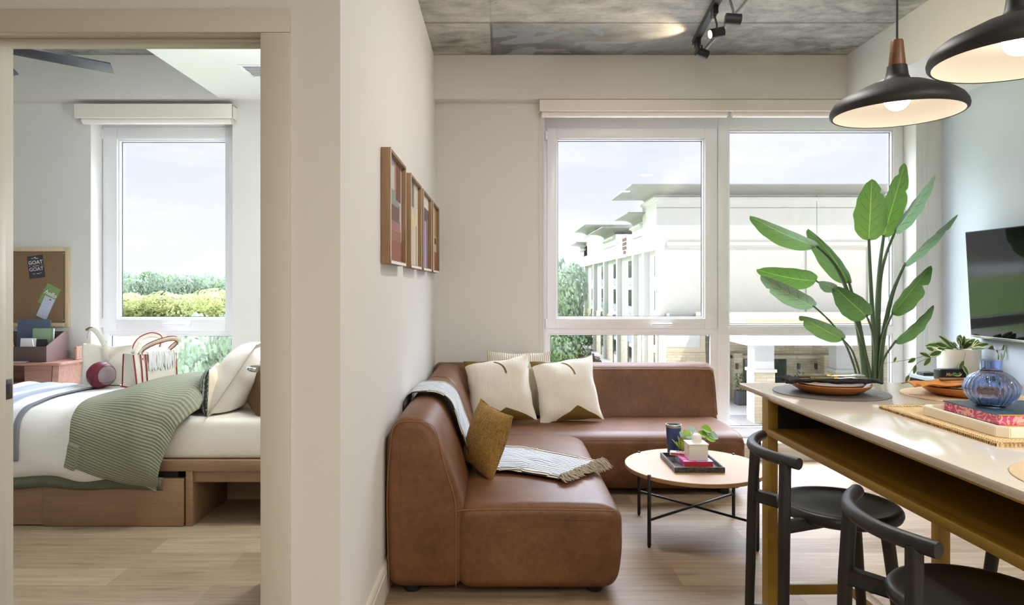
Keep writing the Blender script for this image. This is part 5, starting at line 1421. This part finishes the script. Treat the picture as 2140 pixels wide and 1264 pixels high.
# ceiling fan
fh = Vector((-2.84, 3.72, 2.62))
fn_ = thing('ceiling_fan', 'dark ceiling fan in the bedroom, one blade in view', 'ceiling fan', fh)
FB = mat('fan_blade_dark', srgb(52, 54, 58), .4)
obj('motor_housing', lathe(BM(), [(0, -.07), (.07, -.065), (.11, -.03), (.115, .02), (.09, .05), (.02, .06), (0, .06)], fh, 40), FB, fn_)
obj('downrod', tube(BM(), [fh+Vector((0, 0, .05)), Vector((fh.x, fh.y, ZC))], .012, 12), FB, fn_)
for k in range(5):
    a = math.radians(42.6)+k*2*PI/5; d = Vector((math.cos(a), math.sin(a), 0)); s = Vector((-d.y, d.x, 0))
    s2 = (s*math.cos(.24)+Vector((0, 0, -1))*math.sin(.24)).normalized(); u_ = d.cross(s2)
    b_ = BM(); M4 = frame_m(fh, d, s2, u_)
    prism(b_, [(.12, -.05), (.62, -.062), (.665, .052), (.12, .05)], 'z', -.004, .004, .0015); place(b_, M4); obj('blade', b_, FB, fn_)
# vent on the dropped ceiling
vt = thing('ceiling_vent', 'square white air vent in the bedroom dropped ceiling', 'vent', (-1.50, 4.40, ZS))
f_ = BM(); x0, x1, y0, y1 = -1.63, -1.38, 4.22, 4.47
for (a, b2, c_, d_) in ((x0, x0+.02, y0, y1), (x1-.02, x1, y0, y1), (x0+.02, x1-.02, y0, y0+.02), (x0+.02, x1-.02, y1-.02, y1)): box(f_, a, b2, c_, d_, ZS-.006, ZS-.0005, .001)
obj('frame', f_, PVC, vt)
f_ = BM()
for k in range(9): obox(f_, ((x0+x1)/2, y0+.03+k*.024, ZS-.004), ((x1-x0)/2-.02, 0, 0), (0, .008, .004), (0, -.0004, .0008))
obj('louvres', f_, PVC, vt, smooth=False)

# ================================================================== OUTSIDE
ZG = -8.0
def f_ground(n, b):
    v = n.coord(); k = n.noise(v, .25, 4); n.put(b.inputs['Base Color'], n.mix(k, srgb(158, 155, 149), srgb(182, 179, 172)))
struct('ground', box(BM(), -140, 120, 8, 260, ZG-.3, ZG), mat('pale_asphalt', rough=.9, fn=f_ground), origin=(0, 100, ZG))['kind'] = 'structure'
def lawn(label, x0, x1, y0, y1, z=.03):
    def f(n, b):
        v = n.coord(); k = n.noise(v, .6, 5); n.put(b.inputs['Base Color'], n.mix(k, srgb(96, 124, 58), srgb(142, 166, 84)))
    o = obj('lawn', box(BM(), x0, x1, y0, y1, ZG-.02, ZG+z), mat('lawn_grass', rough=1, fn=f), smooth=False, kind='stuff'); tag(o, label, 'grass')
lawn('mown grass lawn left of the white building', -26, 9.6, 62, 130)
lawn('grass verge in front of the far trees', -110, -41, 52, 150)
lawn('grass strip near the flats', -60, -8, 14, 40)
o = obj('sidewalk', box(BM(), 10.6, 12.4, 40, 118, ZG-.02, ZG+.06), mat('sidewalk_concrete', srgb(214, 208, 198), .9), smooth=False); tag(o, 'pale concrete sidewalk running beside the white building', 'sidewalk')
o = obj('driveway', box(BM(), 16, 30, 26, 49, ZG-.02, ZG+.04), mat('driveway_asphalt', srgb(128, 124, 122), .9), smooth=False); tag(o, 'grey driveway in front of the building entrance', 'driveway')

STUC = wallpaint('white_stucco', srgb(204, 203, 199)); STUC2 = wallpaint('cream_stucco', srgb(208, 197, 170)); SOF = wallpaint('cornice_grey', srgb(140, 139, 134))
def f_stone(n, b):
    v = n.coord(); x, y, z = n.sep(v)
    br = n.node('ShaderNodeTexBrick'); n.put(br.inputs['Vector'], n.comb(n.m('ADD', x, y), z, 0)); br.inputs['Scale'].default_value = 1; br.inputs['Brick Width'].default_value = .75; br.inputs['Row Height'].default_value = .22
    br.inputs['Mortar Size'].default_value = .012; br.inputs['Color1'].default_value = srgb(190, 176, 146); br.inputs['Color2'].default_value = srgb(214, 205, 182); br.inputs['Mortar'].default_value = srgb(166, 152, 126)
    n.put(b.inputs['Base Color'], br.outputs['Color'])
STONE = mat('cut_limestone', rough=.9, fn=f_stone)
WGL = mat('building_window_glass', srgb(52, 60, 52), .08, 0, Specular_IOR_Level=.8); WFR = mat('building_window_frame', srgb(90, 92, 92), .5); SPAN = mat('spandrel_grey', srgb(150, 152, 154), .6)
BX, BY = 13.12, 57.6
hb_ = thing('office_building', 'large white stucco building with flared cornices seen through the living room window', 'building', (24, 80, ZG))
def bwall(nm, *a, m=STUC): return obj(nm, box(BM(), *a), m, hb_, smooth=False)
zt1 = 8.95
bwall('wall', BX, 32.7, BY, BY+5.8, 4.35, zt1)
bwall('wall', BX+.5, 32.7, BY, BY+5.8, -2.0, 4.35)
bwall('fin', BX, BX+.5, BY, BY+.5, ZG, 4.35)
bwall('wall', BX+.5, 32.7, BY+.35, BY+5.8, ZG, -2.0, m=STONE)
bwall('wall', BX+.5, 32.7, BY+5.8, 120, ZG, 5.9)
bwall('parapet', BX, 32.7, BY+5.8, 120, 4.35, 5.95)
bwall('wall', BX, 20, 63.4, 68.3, 5.9, 7.25)
bwall('wall', BX, 20, 78, 88, 5.9, 7.2)
bwall('wall', BX, 20, 96, 108, 5.9, 9.0)
bwall('wall', BX, 19, 104, 112, 5.9, 7.4)
# front joints, ledge and recessed panels
j = BM(); zj = gz(434, BY)
box(j, BX-.01, 32.7, BY-.012, BY, zj-.025, zj+.025); box(j, gx(1707, BY)-.02, gx(1707, BY)+.02, BY-.012, BY, 4.8, zt1)
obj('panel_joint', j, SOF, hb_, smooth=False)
lg = BM(); box(lg, gx(1393, BY), gx(1815, BY), BY-.35, BY, gz(513, BY), gz(506, BY)); box(lg, gx(1393, BY), gx(1815, BY), BY-.2, BY, gz(517, BY), gz(513, BY)); obj('ledge', lg, STUC, hb_, smooth=False)
for xa, xb in ((1684, 1690), (1812, 1815)):
    obj('pilaster', box(BM(), gx(xa, BY), gx(xb, BY), BY-.2, BY, gz(654, BY), gz(517, BY)), STUC, hb_, smooth=False)
obj('roof_flashing', box(BM(), gx(1400, 56), 32.7, 56.2, BY, gz(667, 57), gz(654, 57)), SPAN, hb_, smooth=False)
# flared cornices
def cornice(label, x0, x1, y0, y1, zb, zt, over, both=True):
    """concave flared cap over the block x0..x1,y0..y1"""
    bm = BM(); N = 8; rings = []
    for k in range(N+1):
        t = k/N; o_ = over*(1-math.cos(t*PI/2)); z = zb+(zt-zb)*math.sin(t*PI/2)
        rings.append([bm.verts.new(p) for p in ((x0-o_, y0-o_, z), (x1+(o_ if both else 0), y0-o_, z), (x1+(o_ if both else 0), y1+o_, z), (x0-o_, y1+o_, z))])
    rings.append([bm.verts.new(v.co+Vector((0, 0, .08))) for v in rings[-1]])
    for A, B in zip(rings, rings[1:]):
        for i in range(4): bm.faces.new((A[i], A[(i+1) % 4], B[(i+1) % 4], B[i]))
    bm.faces.new(rings[-1]); bm.faces.new(rings[0][::-1])
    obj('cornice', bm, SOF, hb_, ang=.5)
    lb = BM(); box(lb, x0-.3, x1+.3, y0-.3, y1+.3, zb-.42, zb-.22); box(lb, x0-.15, x1+.15, y0-.15, y1+.15, zb-.52, zb-.42); obj('cornice_band', lb, STUC, hb_, smooth=False)
cornice('', BX, 32.4, BY, BY+5.0, zt1, 9.42, 2.6)
cornice('', BX, 18, 63.6, 68.0, 7.25, 7.9, 1.6, False)
cornice('', BX, 18, 79, 87, 7.2, 7.9, 1.7, False)
cornice('', BX+.4, 18.5, 97, 107, 9.0, 9.75, 1.9, False)
cornice('', BX, 17, 106, 112, 7.3, 7.9, 1.6, False)
# side facade: fins, white back panels and window stacks
fy = [62.7, 67.7, 77.1, 86.9, 96.8, 107, 118]
for i, y in enumerate(fy):
    obj('fin', box(BM(), BX, BX+.5, y, y+.8, ZG, 4.35), STUC, hb_, smooth=False)
ed_ = [BY+.5]+fy
for i in range(len(ed_)-1):
    a, b2 = ed_[i]+(.8 if i else 0), ed_[i+1]; L = b2-a
    ya, yb = a+.1, a+L*.5
    for zt_ in (3.9, .9, -2.1, -5.1):
        wn = obj('window', box(BM(), BX+.46, BX+.5, ya, yb, zt_-1.75, zt_), WFR, hb_, smooth=False)
        g = BM(); w3 = (yb-ya)/3
        for k in range(3): box(g, BX+.44, BX+.46, ya+k*w3+.05, ya+(k+1)*w3-.05, zt_-1.7, zt_-.05)
        obj('glazing', g, WGL, wn, smooth=False)
        if zt_ > -5: obj('spandrel', box(BM(), BX+.38, BX+.5, ya, yb, zt_-2.5, zt_-1.8), SPAN, hb_, smooth=False)
    obj('stone_base', box(BM(), BX+.35, BX+.47, yb, b2, ZG, -2.2), STONE, hb_, smooth=False)
# sign
sg = BM(); prism(sg, roundpoly([(70.6, 4.3), (73.6, 4.3), (73.6, 6.7), (70.6, 6.7)], .9), 'x', BX-.06, BX-.005)
sgo = obj('sign_panel', sg, STUC, hb_)
lt = BM(); random.seed(4)
for r in range(4):
    for c_ in range(5):
        if r == 3 and c_ in (0, 4): continue
        prism(lt, roundpoly([(71.0+c_*.46, 6.0-r*.45), (71.36+c_*.46, 6.0-r*.45), (71.36+c_*.46, 6.34-r*.45), (71.0+c_*.46, 6.34-r*.45)], .12), 'x', BX-.12, BX-.06)
obj('sign_marks', lt, mat('sign_brown', srgb(96, 62, 52), .6), sgo)
# flood lights on the cornice band, lit
for px, py in ((1367, 407), (1373, 411)):
    pass
# annex left
YA = 55.0
an = thing('low_annex', 'low cream annex with a stone base in front of the white building', 'building', (gx(1433, YA), 56, ZG))
obj('upper_wall', box(BM(), gx(1392, YA), gx(1474, YA), YA, BY-.05, gz(737, YA), gz(664, YA)), STUC2, an, smooth=False)
obj('stone_base', box(BM(), gx(1392, YA), gx(1474, YA), YA-.1, BY-.05, ZG, gz(737, YA)), STONE, an, smooth=False)
obj('panel', box(BM(), gx(1392, YA)+.05, gx(1462, YA), YA-.08, YA, gz(725, YA), gz(680, YA)), STUC, an, smooth=False)
# porte-cochere
YP = 45.0
pc_ = thing('entrance_canopy', 'wide white entrance canopy with stone pillars before the building doors', 'canopy', (gx(1700, YP), 50, ZG))
xa = gx(1562, YP); zb, zt_ = gz(722, YP), gz(676, YP)
obj('fascia', box(BM(), xa, 38, YP, 56.1, zb, zt_), STUC, pc_, smooth=False)
obj('cap_trim', box(BM(), xa-.25, 38.2, YP-.25, 56.1, zt_, zt_+.35), STUC2, pc_, smooth=False)
for px0, px1, yy in ((1577, 1618, 46.0), (1748, 1762, 50), (1700, 1704, 54)):
    if px0 == 1700: continue
    x0, x1 = gx(px0, yy), gx(px1, yy); w = x1-x0; w = max(w, 1.2); x1 = x0+w
    obj('pillar', box(BM(), x0, x1, yy, yy+w, ZG, zb), STUC, pc_, smooth=False)
    obj('pillar_stone', box(BM(), x0-.04, x1+.04, yy-.04, yy+w+.04, ZG, gz(778, yy)), STONE, pc_, smooth=False)
    obj('pillar_cap', box(BM(), x0-.14, x1+.14, yy-.14, yy+w+.14, gz(778, yy), gz(772, yy)), STUC, pc_, smooth=False)
# entrance wall with doors and sconces (under the canopy)
YE = 56.0
ew = thing('entrance_wall', 'stone entrance wall with dark glass doors beneath the canopy', 'entrance', (gx(1640, YE), YE, ZG))
obj('stone_wall', box(BM(), gx(1524, YE), 33.5, YE, YE+.4, ZG, -2.4), STONE, ew, smooth=False)
obj('stone_pier', box(BM(), gx(1526, YE), gx(1543, YE), YE-1.0, YE, ZG, gz(736, YE)), STONE, ew, smooth=False)
obj('stone_pier', box(BM(), gx(1706, YE), gx(1759, YE), YE-1.4, YE, ZG, gz(738, YE)), STONE, ew, smooth=False)
obj('beam', box(BM(), gx(1526, YE), gx(1706, YE), YE-.6, YE, gz(748, YE), gz(741, YE)), STUC2, ew, smooth=False)
for a, b2 in ((1554, 1580), (1616, 1643)):
    dd = obj('glass_door', box(BM(), gx(a, YE), gx(b2, YE), YE-.06, YE, ZG, gz(748, YE)), mat('door_bronze', srgb(66, 62, 62), .4), ew, smooth=False)
    obj('glazing', box(BM(), gx(a+2, YE), gx(b2-4, YE), YE-.08, YE-.06, gz(785, YE), gz(751, YE)), WGL, dd, smooth=False)
    obj('glazing', box(BM(), gx(a+2, YE), gx(b2-4, YE), YE-.08, YE-.06, gz(820, YE), gz(788, YE)), WGL, dd, smooth=False)
for px, yy in ((1539, YE-1.0), (1668, YE), (1704, YE), (1762, YE)):
    obj('sconce', box(BM(), gx(px-2.4, yy), gx(px+2.4, yy), yy-.22, yy, gz(771, yy), gz(759, yy), .02), mat('sconce_black', srgb(70, 66, 66), .5), ew)
def planter(px, py, s, label):
    yy = 53.5; c = Vector((gx(px, yy), yy, ZG)); t = thing('planter', label, 'planter', c)
    obj('pot', prism(BM(), [(c.x-.45*s, c.y-.45*s), (c.x+.45*s, c.y-.45*s), (c.x+.45*s, c.y+.45*s), (c.x-.45*s, c.y+.45*s)], 'z', ZG, ZG+1.1*s, .02), mat('planter_grey', srgb(84, 84, 88), .6), t)
    b_ = BM(); random.seed(px)
    for k in range(260):
        d = Vector((random.gauss(0, 1), random.gauss(0, 1), random.gauss(0, 1))).normalized()*random.uniform(.3, .75)*s; p = c+Vector((0, 0, 1.7*s))+Vector((d.x, d.y, d.z*1.1))
        leaf(b_, p, p+Vector((random.uniform(-.2, .2), random.uniform(-.2, .2), random.uniform(-.1, .25)))*s, (0, 0, 1), .12*s, n=2, m=2)
    obj('foliage', b_, mat('shrub_green', srgb(78, 104, 62), .7), t, ang=1.6)
planter(1550, 0, 1.0, 'grey planter with a round shrub left of the entrance doors'); planter(1672, 0, 1.0, 'grey planter with a round shrub right of the entrance doors')

# trees ------------------------------------------------------------
def fol(name, c1, c2):
    def f(n, b):
        v = n.coord(); k = n.noise(v, .9, 4); n.put(b.inputs['Base Color'], n.mix(n.step(k, .5, .15), c1, c2))
        out = n.nt.nodes['Material Output']; tl = n.node('ShaderNodeBsdfTranslucent'); tl.inputs[0].default_value = c2
        mx = n.node('ShaderNodeMixShader'); mx.inputs[0].default_value = .3; n.nt.links.new(b.outputs[0], mx.inputs[1]); n.nt.links.new(tl.outputs[0], mx.inputs[2]); n.nt.links.new(mx.outputs[0], out.inputs[0])
    return mat(name, rough=.8, fn=f)
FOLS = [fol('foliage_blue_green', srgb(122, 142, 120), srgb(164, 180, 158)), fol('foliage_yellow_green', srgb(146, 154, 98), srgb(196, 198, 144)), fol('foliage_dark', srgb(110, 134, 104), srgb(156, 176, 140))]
BARK = mat('bark', srgb(110, 96, 80), .9)
def crown_bm(seed, R, H, nl=1500, ls=.45):
    random.seed(seed); bm = BM(); blobs = [(Vector((random.uniform(-.6, .6)*R, random.uniform(-.6, .6)*R, random.uniform(.35, .95)*H)), random.uniform(.3, .55)*R) for _ in range(13)]
    for k in range(nl):
        c, r = random.choice(blobs); d = Vector((random.gauss(0, 1), random.gauss(0, 1), random.gauss(0, 1))).normalized()
        p = c+Vector((d.x*r, d.y*r, d.z*r*.8)); u_ = Vector((random.gauss(0, 1), random.gauss(0, 1), random.gauss(0, 1))).normalized(); w = u_.cross(d); w = w.normalized() if w.length > .01 else u_.orthogonal()
        n_ = (d+u_*.6).normalized(); w = n_.orthogonal().normalized(); v2 = n_.cross(w); s = ls*random.uniform(.6, 1.3)
        vs = [bm.verts.new(p+q) for q in (w*s, v2*s*.7, -w*s, -v2*s*.7)]; bm.faces.new(vs)
    return bm
protos = {}
def tree(x, y, R, H, kind, var, label, group, base=ZG):
    key = (kind, var)
    if key not in protos:
        t = thing('tree', label, 'tree', (x, y, base), group=group)
        obj('crown', crown_bm(var*7+kind, 1, 1, 3800, .05), FOLS[kind], t, local=True, smooth=False, flip=False)
        obj('trunk', tube(BM(), [(0, 0, 0), (.02, 0, .3), (0, .02, .6)], [.06, .045, .02], 8), BARK, t, local=True)
        protos[key] = t
    else:
        t = copy_tree(protos[key]); t['label'] = label; t['group'] = group
    t.location = (x, y, base); t.scale = (R, R, H); t.rotation_euler.z = random.uniform(0, 6)
    return t
random.seed(77)
k = 0
for px in range(190, 530, 24):     # far row seen from the bedroom
    Y = random.uniform(200, 230); H = EYE-ZG+Y*(2+13*math.exp(-((px-290)/55)**2)+9*math.exp(-((px-455)/40)**2)+random.uniform(-3, 3))/F
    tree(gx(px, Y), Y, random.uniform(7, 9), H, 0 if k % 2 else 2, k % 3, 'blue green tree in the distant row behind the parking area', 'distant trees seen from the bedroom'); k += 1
for px in range(196, 530, 30):
    Y = random.uniform(160, 180); H = EYE-ZG-Y*(26+random.uniform(-8, 8))/F
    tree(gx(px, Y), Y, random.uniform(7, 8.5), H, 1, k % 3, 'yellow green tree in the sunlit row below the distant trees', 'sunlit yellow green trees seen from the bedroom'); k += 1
for px, Y, R, H in ((478, 38, 2.4, 6.2), (418, 44, 2.0, 4.6)):
    tree(gx(px, Y), Y, R, H, 0, k % 3, 'leafy shrub growing in the parking area below the bedroom window', 'shrubs below the bedroom window'); k += 1
tl = [(1160, 92, 4.6, 10.2, 0), (1150, 110, 5, 12, 0), (1172, 74, 3.2, 5.0, 2), (1130, 80, 4, 8, 2), (1192, 100, 3.4, 4.4, 2)]
for px, Y, R, H, kd in tl:
    tree(gx(px, Y), Y, R, H, kd, k % 3, 'pale green tree left of the white building', 'trees beside the white building'); k += 1
# hedge and fence strip by the sidewalk
hd = BM(); random.seed(9)
for q in range(900):
    p = Vector((random.uniform(9.6, 10.4), random.uniform(62, 112), ZG+random.uniform(.1, 1.6))); s = .3; n_ = Vector((random.gauss(0, 1), random.gauss(0, 1), random.gauss(0, 1))).normalized(); w = n_.orthogonal().normalized(); v2 = n_.cross(w)
    hd.faces.new([hd.verts.new(p+a) for a in (w*s, v2*s, -w*s, -v2*s)])
o = obj('hedge', hd, mat('dark_hedge', srgb(84, 78, 70), .9), smooth=False, flip=False, kind='stuff'); tag(o, 'dark hedge along the sidewalk of the white building', 'hedge')
# parked vehicle under the bedroom window
cr = thing('parked_car', 'grey parked van seen small through the lower bedroom window', 'car', (gx(383, 52), 52, ZG))
c = Vector((gx(383, 52), 52, ZG)); CARM = mat('car_paint_grey', srgb(132, 128, 130), .35)
obj('body', prism(BM(), roundpoly([(c.x-.95, .35+ZG), (c.x+.95, .35+ZG), (c.x+.92, 1.1+ZG), (c.x+.72, 1.95+ZG), (c.x-.72, 1.95+ZG), (c.x-.92, 1.1+ZG)], .12), 'y', c.y-2.3, c.y+2.3, .05), CARM, cr)
obj('windscreen', box(BM(), c.x-.68, c.x+.68, c.y-2.36, c.y-2.29, ZG+1.15, ZG+1.8, .02), WGL, cr)
obj('grille', box(BM(), c.x-.5, c.x+.5, c.y-2.37, c.y-2.29, ZG+.55, ZG+.9, .02), BLACKP, cr)
for sx in (-1, 1):
    obj('headlight', box(BM(), c.x+sx*.72-.15, c.x+sx*.72+.15, c.y-2.37, c.y-2.29, ZG+.7, ZG+.9, .02), CHROME, cr)
    for yy in (-1.5, 1.5): obj('wheel', tube(BM(), [c+Vector((sx*.95, yy, .35)), c+Vector((sx*.72, yy, .35))], .35, 24), BLACKP, cr)
# ================================================================== LIGHT, SKY, CAMERA
wd = bpy.data.worlds.new('sky'); scn.world = wd; wd.use_nodes = True
n = NT(wd.node_tree); bg = wd.node_tree.nodes['Background']
v = n.coord('Generated'); x, y, z = n.sep(v)
col = n.ramp(z, [(0.0, (.96, .975, 1)), (.06, (.91, .94, 1)), (.14, (.84, .89, 1)), (.24, (.76, .84, 1)), (1, (.66, .78, 1))])
zz = n.m('MAXIMUM', z, .02)
cv_ = n.comb(n.m('DIVIDE', x, n.m('ADD', zz, .35)), n.m('DIVIDE', y, n.m('ADD', zz, .35)), n.m('MULTIPLY', z, 7))
cl = n.noise(n.map(cv_, (1.6, 1.6, 1.2), (3.3, .6, 0)), 1.5, 5, .55)
cm = n.step(cl, .56, .09)
col = n.mix(n.m('MULTIPLY', cm, .8), col, (.99, .99, 1, 1))
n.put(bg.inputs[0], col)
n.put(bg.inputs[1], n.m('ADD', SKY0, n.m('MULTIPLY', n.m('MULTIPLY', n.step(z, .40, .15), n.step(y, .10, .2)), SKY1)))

def light(name, kind, loc, energy, color=(1, 1, 1), rot=None, **kw):
    l = bpy.data.lights.new(name, kind); l.energy = energy; l.color = color
    for k, v_ in kw.items(): setattr(l, k, v_)
    o = bpy.data.objects.new(name, l); COL.objects.link(o); o.location = loc
    if rot is not None: o.rotation_euler = rot
    return o
def aim(o, tgt):
    d = Vector(tgt)-o.location; o.rotation_euler = d.to_track_quat('-Z', 'Y').to_euler()
s = light('sun', 'SUN', (0, 0, 50), SUN, (1, .96, .88), angle=.01); s.rotation_euler = Vector((-.30, .62, -.72)).to_track_quat('-Z', 'Y').to_euler()
# recessed ceiling lights: kitchen behind the camera
DOWN = [(2.2, .3), (2.2, -1.5), (.9, -1.2), (-.4, -2.6)]
for i, (x_, y_) in enumerate(DOWN):
    light('kitchen_ceiling_light', 'AREA', (x_, y_, ZC-.02), KIT, (1, .94, .85), (0, 0, 0), size=.16)
light('living_fill', 'AREA', (.9, 3.0, ZC-.02), LIV, (1, .95, .89), (0, 0, 0), size=.3)  # unseen fill, added to lift the living room floor, sofa and wall
light('bedroom_ceiling_fill', 'AREA', (-2.5, 3.3, ZC-.03), BEDL*.3, (.86, .94, 1), (0, 0, 0), size=.6)  # unseen overhead fill, added to brighten the bedroom
# added bedroom fill, then the track heads
light('bedroom_fill', 'POINT', (-.85, 3.6, 1.55), BEDL*.8, (.90, .96, 1), shadow_soft_size=.12)  # unseen point light, added to brighten the dropped ceiling
for cB, aB in ((cA, aA), (cB, aB), (cC, aC)):
  o = light('track_spot', 'SPOT', cB-aB*.05, SPOT, (1, .8, .55), spot_size=1.5, spot_blend=.6, shadow_soft_size=.025); aim(o, cB-aB*2)
# pendant bulbs
cam = bpy.data.cameras.new('camera'); co = bpy.data.objects.new('camera', cam); COL.objects.link(co)
co.location = (0, 0, EYE); co.rotation_euler = (PI/2, 0, 0)
cam.sensor_fit = 'HORIZONTAL'; cam.sensor_width = 36; cam.lens = 36*F/2140
cam.shift_x = (1070-CX)/2140; cam.shift_y = -(632-CY)/2140
cam.clip_start = .02; cam.clip_end = 1000
scn.camera = co
vs = scn.view_settings; vs.view_transform = 'Standard'; vs.look = 'None'; vs.gamma = 1; vs.exposure = EXPO; vs.use_curve_mapping = False
scn.cycles.use_adaptive_sampling = True; scn.cycles.adaptive_threshold = .02
scn.cycles.max_bounces = 8; scn.cycles.diffuse_bounces = 4; scn.cycles.glossy_bounces = 4; scn.cycles.transmission_bounces = 8; scn.cycles.transparent_max_bounces = 12
scn.cycles.sample_clamp_indirect = 6; scn.cycles.caustics_reflective = False; scn.cycles.caustics_refractive = False
